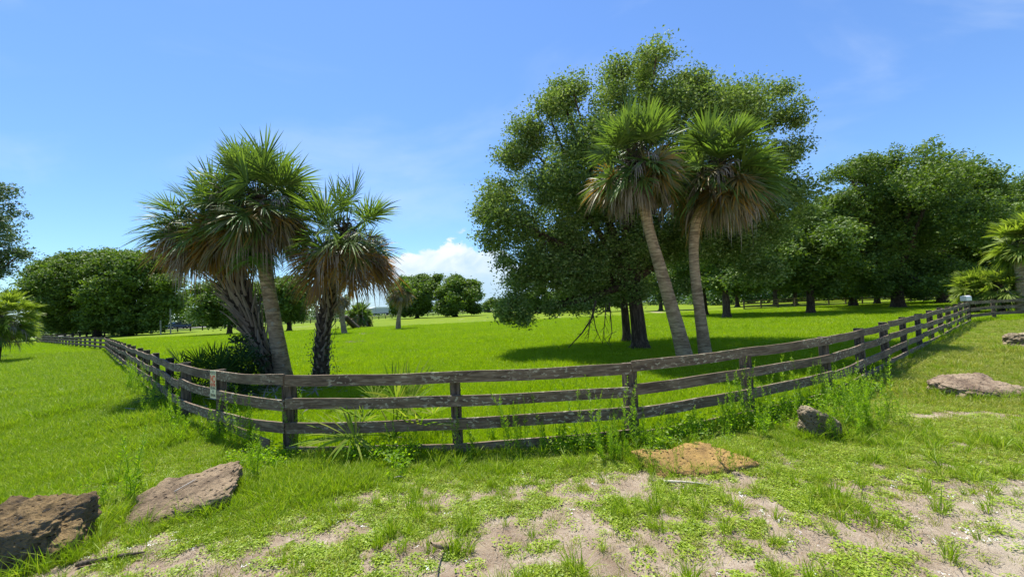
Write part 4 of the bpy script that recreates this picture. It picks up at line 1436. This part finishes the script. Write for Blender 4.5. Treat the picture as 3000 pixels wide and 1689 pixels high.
# two grey posts by the back fence and the line of power poles
for (px, y0, y1, lab) in ((471, 938, 980, 'short grey post before the far fence, left one of two'), (500, 905, 978, 'taller grey post before the far fence, below the pickup truck')):
    b = gp(px, y1)
    tpt = at(px - 1, y0, b.y)
    o = MB().tube([(b.x, b.y, 0), (tpt.x, tpt.y, tpt.z)], .12, 8).build('utility_post', M_pole, None)
    tag(o, lab, 'post', 'grey posts by the far fence')
wire_pts = [(-230, 118, 9.), (-150, 150, 9.), (-108, 190, 9.), (-45, 255, 9.6), (25, 330, 10.2), (110, 400, 10.5)]
for i, q in enumerate(wire_pts):
    if i in (1, 3, 4):
        t = thing('power_pole', (q[0], q[1], 0), ['', 'power pole behind the oaks at the far left', '', 'power pole beyond the round mid-field oak', 'power pole hidden among the big oak boughs'][i], 'power pole', 'power poles along the far road')
        MB().tube([(q[0], q[1], 0), (q[0], q[1], q[2] + .8)], [.16, .11], 8).build('pole', M_pole, t)
        MB().box((q[0], q[1], q[2] + .2), (2.4, .14, .14), .6).build('crossarm', M_pole, t)
M_wire = simple('wire_black', (.05, .055, .06), (.07, .075, .08), 5., .6, .0)
for j, (dz_, off) in enumerate(((.3, 0.), (-.9, 0.), (-2.6, 0.))):
    P = []
    for a, b in zip(wire_pts[:-1], wire_pts[1:]):
        for s in np.linspace(0, 1, 12, endpoint=False):
            P.append((a[0] * (1 - s) + b[0] * s + off, a[1] * (1 - s) + b[1] * s, (a[2] * (1 - s) + b[2] * s) + dz_ - 1.1 * 4 * s * (1 - s)))
    tag(MB().tube(P, .025, 4).build('power_line', M_wire), ['topmost power line crossing the sky above the mid-field trees', 'middle power line crossing the sky above the mid-field trees', 'lowest power line, just above the grey trailer'][j], 'power line', 'power lines along the far road')

# ------------------------------------------------------------------ far woods: one mass of scrub and trees behind the road
rg = np.random.RandomState(300)
bl = []
for i in range(330):
    a = -1.55 + 2.95 * (i + rg.rand()) / 330
    rr = 1.0
    D = np.interp(a, [-1.55, -1.0, -.75, -.5, -.2, .1, .5, 1.4], [130, 135, 150, 215, 300, 330, 120, 95])
    D = D * rg.uniform(.95, 1.15)
    x, y = D * math.sin(math.atan(a)) / math.cos(math.atan(a)), D
    hgt = np.interp(a, [-1.55, -1.1, -.8, -.6, -.4, -.2, 0, .4, 1.4], [5, 7, 7, 9, 5.0, 4.5, 7, 12, 12]) * rg.uniform(.5, 1.25)
    for z in np.arange(1.0, hgt, 1.9):
        bl.append((x + rg.uniform(-1.5, 1.5), y + rg.uniform(-3, 3), z, rg.uniform(1.6, 2.6)))
C = crown_pts(bl, 9500, 10, .75, rg, .4)
C = C[C[:, 2] > 0]
V, F = leaves(C, .85, .5, rg)
M_far = leaf_mat('far_wood_leaves', [(.035, .07, .022), (.06, .115, .028), (.09, .16, .035), (.13, .21, .05)], .28, .6, big=.75, bigs=.12)
tag(MB().add(V, F).build('far_woods', M_far), 'band of scrub and low trees along the skyline behind the far road', 'woods', kind='stuff')

# ------------------------------------------------------------------ small plants by instancing
PROTO = []


def proto(name, V, F, m):
    o = bpy.data.objects.new(name, new_mesh(name, V, F, [m]))
    return o


def blades(n, rad, h, wdt, rg, lean=.5, curl=.5, levels=3, hv=.35):
    a = rg.rand(n) * 6.28
    r = rad * np.sqrt(rg.rand(n))
    c = np.stack([r * np.cos(a), r * np.sin(a), np.zeros(n)], 1)
    b = a + rg.randn(n) * .9
    out = np.stack([np.cos(b), np.sin(b), np.zeros(n)], 1)
    H = h * (1 - hv + 2 * hv * rg.rand(n))
    ln = lean * rg.rand(n) * H
    t = np.linspace(0, 1, levels)
    P = c[:, None, :] + out[:, None, :] * (ln[:, None] * (t ** 1.6))[:, :, None] + np.array([0, 0, 1.]) * (H[:, None] * (t - curl * .5 * t ** 2.5 * rg.rand(n)[:, None]))[:, :, None]
    tw = rg.rand(n) * 6.28
    s = np.stack([np.cos(tw), np.sin(tw), np.zeros(n)], 1)
    wd = wdt * np.array([.9, .8, .08] if levels == 3 else [.8, 1., .7, .08])
    V = np.stack([P + s[:, None] * wd[None, :, None], P - s[:, None] * wd[None, :, None]], 2).reshape(-1, 3)
    ids = np.arange(n * levels * 2).reshape(n, levels, 2)
    F = np.stack([ids[:, :-1, 0], ids[:, :-1, 1], ids[:, 1:, 1], ids[:, 1:, 0]], -1).reshape(-1, 4)
    return V, F


def mats_leaves(n, rad, h, L, W, rg):
    a = rg.rand(n) * 6.28
    r = rad * np.sqrt(rg.rand(n))
    C = np.stack([r * np.cos(a), r * np.sin(a), .004 + h * rg.rand(n) * (1.1 - r / rad)], 1)
    d = unit(np.stack([rg.randn(n), rg.randn(n), .15 * rg.randn(n)], 1))
    nr_ = unit(np.stack([.35 * rg.randn(n), .35 * rg.randn(n), np.ones(n)], 1))
    s = unit(np.cross(d, nr_))
    L = L * (.6 + .8 * rg.rand(n, 1))
    W = W * (.6 + .8 * rg.rand(n, 1))
    V = np.stack([C - d * L / 2, C + s * W / 2, C + d * L / 2, C - s * W / 2], 1).reshape(-1, 3)
    return V, np.arange(n * 4).reshape(n, 4)


def weed(h, rg, n=1, dens=150):
    """feathery upright weed: thin stems set with fine leaves"""
    mb = MB()
    for k in range(n):
        bx, by = rg.randn(2) * .04
        lx, ly = rg.randn(2) * .10 * h
        hh = h * rg.uniform(.7, 1.1)
        P = np.array([(bx + lx * s ** 1.5, by + ly * s ** 1.5, hh * s) for s in np.linspace(0, 1, 6)])
        mb.tube(P, np.linspace(.004, .0015, 6), 4, cap=False)
        m = dens
        s = rg.rand(m) ** .8
        s = .08 + .92 * s
        C = np.stack([np.interp(s, np.linspace(0, 1, 6), P[:, i]) for i in range(3)], 1)
        a = rg.rand(m) * 6.28
        L = (.065 * np.sin(np.clip(s * 2.6 + .5, 0, 3.1)) + .012)
        d = unit(np.stack([np.cos(a), np.sin(a), .6 + .5 * rg.rand(m)], 1))
        q = unit(np.cross(d, rg.randn(m, 3)))
        w_ = .0045
        V = np.stack([C, C + d * L[:, None] * .5 + q * w_, C + d * L[:, None], C + d * L[:, None] * .5 - q * w_], 1).reshape(-1, 3)
        mb.add(V, np.arange(m * 4).reshape(m, 4))
    return mb.arrays()


def scatter(name, P, rot, scl, protos, label, cat, idx=None):
    """one object whose vertices carry instances of small plant meshes"""
    me = bpy.data.meshes.new(name)
    n = len(P)
    me.vertices.add(n)
    me.vertices.foreach_set('co', np.asarray(P, np.float32).ravel())
    for nm, ty, dat in (('rot', 'FLOAT_VECTOR', rot), ('scl', 'FLOAT', scl), ('idx', 'INT', idx if idx is not None else np.random.RandomState(1).randint(0, len(protos), n))):
        a = me.attributes.new(nm, ty, 'POINT')
        a.data.foreach_set('vector' if ty == 'FLOAT_VECTOR' else 'value', np.asarray(dat, np.int32 if ty == 'INT' else np.float32).ravel())
    me.update()
    o = link(name, me)
    tag(o, label, cat, kind='stuff')
    g = bpy.data.node_groups.new(name, 'GeometryNodeTree')
    g.interface.new_socket('Geometry', in_out='INPUT', socket_type='NodeSocketGeometry')
    g.interface.new_socket('Geometry', in_out='OUTPUT', socket_type='NodeSocketGeometry')
    N, L = g.nodes, g.links
    gi, go = N.new('NodeGroupInput'), N.new('NodeGroupOutput')
    jn = N.new('GeometryNodeGeometryToInstance')
    for p_ in protos:
        oi = N.new('GeometryNodeObjectInfo')
        oi.inputs['Object'].default_value = p_
        oi.inputs['As Instance'].default_value = True
        L.new(oi.outputs['Geometry'], jn.inputs[0])
    jj = N.new('GeometryNodeJoinGeometry')
    for l in list(g.links):
        if l.to_node == jn:
            g.links.remove(l)
    for nd in reversed([x for x in N if x.bl_idname == 'GeometryNodeObjectInfo']):
        L.new(nd.outputs['Geometry'], jj.inputs[0])
    N.remove(jn)
    ip = N.new('GeometryNodeInstanceOnPoints')
    L.new(gi.outputs[0], ip.inputs['Points'])
    L.new(jj.outputs[0], ip.inputs['Instance'])
    ip.inputs['Pick Instance'].default_value = True

    def att(nm, ty, sock):
        a = N.new('GeometryNodeInputNamedAttribute')
        a.data_type = ty
        a.inputs[0].default_value = nm
        L.new(a.outputs['Attribute'], sock)
    att('idx', 'INT', ip.inputs['Instance Index'])
    att('rot', 'FLOAT_VECTOR', ip.inputs['Rotation'])
    att('scl', 'FLOAT', ip.inputs['Scale'])
    L.new(ip.outputs[0], go.inputs[0])
    md = o.modifiers.new('scatter', 'NODES')
    md.node_group = g
    return o


def rots(n, rg, tilt=.12):
    return np.stack([rg.randn(n) * tilt, rg.randn(n) * tilt, rg.rand(n) * 6.28], 1)


FX = np.array([p[0] for p in left[::-1]] + [p[0] for p in front[1:]])
FY = np.array([p[1] for p in left[::-1]] + [p[1] for p in front[1:]])


def fence_y(x):
    return np.interp(x, FX, FY)


def in_view(x, y, m=1.42):
    return (np.abs(x) < y * m + 1.0)


def with_z(x, y):
    return np.stack([x, y, elev(x, y)], 1)


def keep_off_rocks(x, y):
    k = np.ones(len(x), bool)
    for px, py, rx, ry in ((80, 1622, .44, .30), (545, 1480, .46, .30), (2865, 1150, .75, .35), (2400, 1270, .22, .12)):
        c = gp(px, py)
        k &= ((x - c.x) / rx) ** 2 + ((y - c.y) / ry) ** 2 > 1
    return k


rg = np.random.RandomState(400)
# pasture: short even grass, tufts scale up with distance
pg = []
for k in range(5):
    V, F = blades(60, .17, .085, .0035, rg, lean=.8, curl=.6)
    pg.append(proto('pasture_tuft', V, F, M_blade))
N_ = 150000
u = rg.rand(N_)
y = 4.6 * (62 / 4.6) ** u                 # density falls as 1/y^2
x = (rg.rand(N_) * 2 - 1) * (1.42 * y + 1)
k = (y > fence_y(x) + .05)
x, y = x[k], y[k]
c_ = cover(x, y)
litter = np.exp(-(((x + 4.6) / 2.6) ** 2 + ((y - 11.2) / 1.5) ** 2))
k = rg.rand(len(x)) < (.08 + .92 * c_) * (1 - .75 * litter)
x, y = x[k], y[k]
sc_ = (.75 + .5 * rg.rand(len(x))) * np.clip(.8 + y / 26., 1, 3.2) * (1 + .5 * sst(fbm(x, y, .35, 3, 71), .5, .75))
P = with_z(x, y)
sc_ = np.minimum(sc_, 2.6)
scatter('pasture_grass', P, rots(len(x), rg), sc_, pg, 'bright green short grass covering the fenced pasture', 'grass')
# open grass left of the fence, and right of it
N_ = 90000
u = rg.rand(N_)
y = 2.6 * (60 / 2.6) ** u
x = (rg.rand(N_) * 2 - 1) * (1.42 * y + 1)
yb = np.interp(x, [-4.5, -3.2, -2.2, -1.0, 4, 5], [3.1, 3.5, 4.6, 5.3, 5.0, 4.2])
k = (y < fence_y(x) - .02) & (y > yb + .9 * (rg.rand(len(x)) - .7) * (1 + fbm(x, y, 1.2, 2, 140)))
x, y = x[k], y[k]
k = (rg.rand(len(x)) < cover(x, y) * np.where(x > 0, .75, 1.)) & keep_off_rocks(x, y)
x, y = x[k], y[k]
vg = []
for k in range(5):
    V, F = blades(46, .14, .10, .0035, rg, lean=.9, curl=.7)
    vg.append(proto('verge_tuft', V, F, M_verge))
for k in range(3):
    V, F = blades(46, .14, .07, .0035, rg, lean=1.2, curl=.8)
    vg.append(proto('dull_tuft', V, F, M_olive))
ol = rg.rand(len(x)) < sst(x + .5 * y * 0, 2.5, 6.) * .9
vidx = np.where(ol, 5 + rg.randint(0, 3, len(x)), rg.randint(0, 5, len(x)))
sc_ = (.6 + .7 * rg.rand(len(x))) * np.clip(.75 + y / 26., .8, 3.) * (1 + .9 * sst(fbm(x, y, .8, 3, 75), .5, .75) * (y < 14)) * np.where(x > 0, .8, 1.) * np.interp(y, [3, 6, 9], [.55, .62, 1.])
scatter('verge_grass', with_z(x, y), rots(len(x), rg), np.minimum(sc_, 2.4), vg, 'green grass of the open verge outside the fence', 'grass', idx=vidx)

# creeping mat weeds in the thin foreground
N_ = 52000
x = rg.uniform(-6, 8.5, N_)
y = rg.uniform(1.6, 7.6, N_)
k = (y < fence_y(x) + .6) & in_view(x, y) & keep_off_rocks(x, y)
x, y = x[k], y[k]
k = rg.rand(len(x)) < cover(x, y) ** 1.2 * .80 + .07
x, y = x[k], y[k]
mg = []
for k in range(5):
    V, F = mats_leaves(60, .085, .028, .020, .011, rg)
    mg.append(proto('creeping_weed', V, F, M_mat))
for k in range(3):
    V, F = blades(22, .07, .045, .0022, rg, lean=1.3, curl=.8)
    mg.append(proto('fine_tuft', V, F, M_olive))
scatter('creeping_weeds', with_z(x, y) + np.array([0, 0, .008]), rots(len(x), rg, .08), .6 + .8 * rg.rand(len(x)), mg, 'low creeping yellow-green weeds in mats over the sandy verge', 'weeds')

# grass tussocks standing out of the sand
N_ = 3600
x = rg.uniform(-6, 7.5, N_)
y = rg.uniform(1.8, 6.2, N_)
k = (y < fence_y(x) - .1) & in_view(x, y) & keep_off_rocks(x, y)
x, y = x[k], y[k]
dn = sst(fbm(x, y, 1.6, 3, 91), .42, .65) * (.15 + .85 * cover(x, y))
k = rg.rand(len(x)) < dn * .85 + .05
x, y = x[k], y[k]
for px, py, rx, ry in ((80, 1622, .52, .38), (545, 1475, .54, .42), (2020, 1350, .62, .34), (2868, 1150, .72, .46), (2403, 1275, .28, .18)):
    c = gp(px, py)
    a_ = rg.rand(60) * 6.28
    q_ = 1.0 + .22 * rg.rand(60)
    x = np.concatenate([x, c.x + np.cos(a_) * rx * q_])
    y = np.concatenate([y, c.y + np.sin(a_) * ry * q_])
tg_ = []
for k in range(6):
    V, F = blades(34, .045, .17, .0032, rg, lean=1.0, curl=.8, levels=4, hv=.5)
    tg_.append(proto('grass_tussock', V, F, M_verge))
scatter('grass_tussocks', with_z(x, y), rots(len(x), rg, .15), .45 + .75 * rg.rand(len(x)) ** 1.5, tg_, 'upright tufts of coarse grass dotted over the sandy verge', 'grass')

# straw, shell bits
N_ = 5000
x = rg.uniform(-5, 8, N_)
y = rg.uniform(1.6, 6.8, N_)
k = in_view(x, y)
x, y = x[k], y[k]
k = rg.rand(len(x)) < (1.0 - cover(x, y)) * .75 + .04
x, y = x[k], y[k]
sg_ = []
for k in range(4):
    V, F = mats_leaves(9, .06, .01, .055, .0035, rg)
    sg_.append(proto('straw', V, F, M_straw))
scatter('dry_straw', with_z(x, y) + np.array([0, 0, .012]), rots(len(x), rg, .05), .6 + .8 * rg.rand(len(x)), sg_, 'bits of dry straw scattered on the sand', 'straw')
N_ = 1500
x = rg.uniform(-5, 8, N_)
y = rg.uniform(1.6, 6.5, N_)
k = in_view(x, y)
x, y = x[k], y[k]
k = rg.rand(len(x)) < (1.0 - cover(x, y)) * (.15 + .85 * sst(fbm(x, y, 1.3, 3, 99), .45, .6)) + .004
x, y = x[k], y[k]
sh = []
for k in range(3):
    V, F = mats_leaves(7, .035, .006, .014, .011, rg)
    sh.append(proto('shell_bit', V, F, M_petal))
scatter('shell_fragments', with_z(x, y) + np.array([0, 0, .014]), rots(len(x), rg, .1), .5 + .9 * rg.rand(len(x)), sh, 'small white shell fragments lying in the sand', 'shells')

# tall weeds along the fence
pts = []
def weeds_at(px, py, sx, sy, n):
    c = gp(px, py)
    for _ in range(n):
        pts.append((c.x + rg.randn() * sx, c.y + rg.randn() * sy))
for a in ((1790, 1340, .14, .12, 20), (1840, 1300, .2, .2, 22), (1950, 1350, .3, .3, 7), (2080, 1350, .3, .3, 10), (2160, 1270, .3, .25, 14), (2260, 1240, .35, .25, 20),
          (2500, 1250, .16, .14, 40), (2540, 1230, .15, .2, 24), (2430, 1280, .25, .1, 8), (1560, 1310, .12, .08, 8), (1700, 1300, .3, .12, 14), (1420, 1320, .5, .1, 10),
          (740, 1310, .2, .1, 10), (860, 1330, .15, .08, 8), (610, 1290, .2, .12, 12), (320, 1480, .12, .2, 10), (740, 1400, .06, .06, 4), (1480, 1290, .3, .08, 10), (2350, 1180, .6, .3, 40)):
    weeds_at(*a)
for i in range(60):                       # a ragged line right along the boards
    s = rg.rand()
    xx = rg.uniform(-7.5, 24.) if s < .6 else rg.uniform(-3.3, 7)
    pts.append((xx, float(fence_y(xx)) - .10 - abs(rg.randn()) * .22))
for i in range(80):
    xx = -rg.uniform(4.6, 14)
    pts.append((xx + rg.randn() * .2 - .15, float(fence_y(xx)) - .2))
pts = np.array(pts)[np.random.RandomState(5).rand(len(pts)) < .72]
wp = [proto('tall_weed', *weed(1.0, rg, 2, 110), M_weed) for _ in range(4)] + [proto('tall_weed', *weed(.45, rg, 3, 70), M_weed) for _ in range(3)]
scatter('tall_weeds', with_z(pts[:, 0], pts[:, 1]), rots(len(pts), rg, .08), .35 + .7 * rg.rand(len(pts)), wp, 'tall feathery green weeds growing along the foot of the fence', 'weeds')
# broad-leaved low weeds under the boards
xx = rg.uniform(-4.5, 7.5, 520)
yy_ = fence_y(xx) - .10 - np.abs(rg.randn(520)) * .25
kk = fbm(xx, yy_, 1.1, 3, 123) > .47
xx, yy_ = xx[kk], yy_[kk]
bw = []
for k in range(4):
    C = rg.randn(60, 3) * np.array([.07, .07, .05]) + np.array([0, 0, .10])
    C[:, 2] = np.abs(C[:, 2])
    V, F = leaves(C, .042, .020, rg, 1.)
    bw.append(proto('leafy_weed', V, F, M_weed))
k = keep_off_rocks(xx, yy_)
scatter('leafy_weeds', with_z(xx[k], yy_[k]), rots(int(k.sum()), rg, .1), .6 + .9 * rg.rand(int(k.sum())), bw, 'leafy green weeds crowding the lowest fence board', 'weeds')
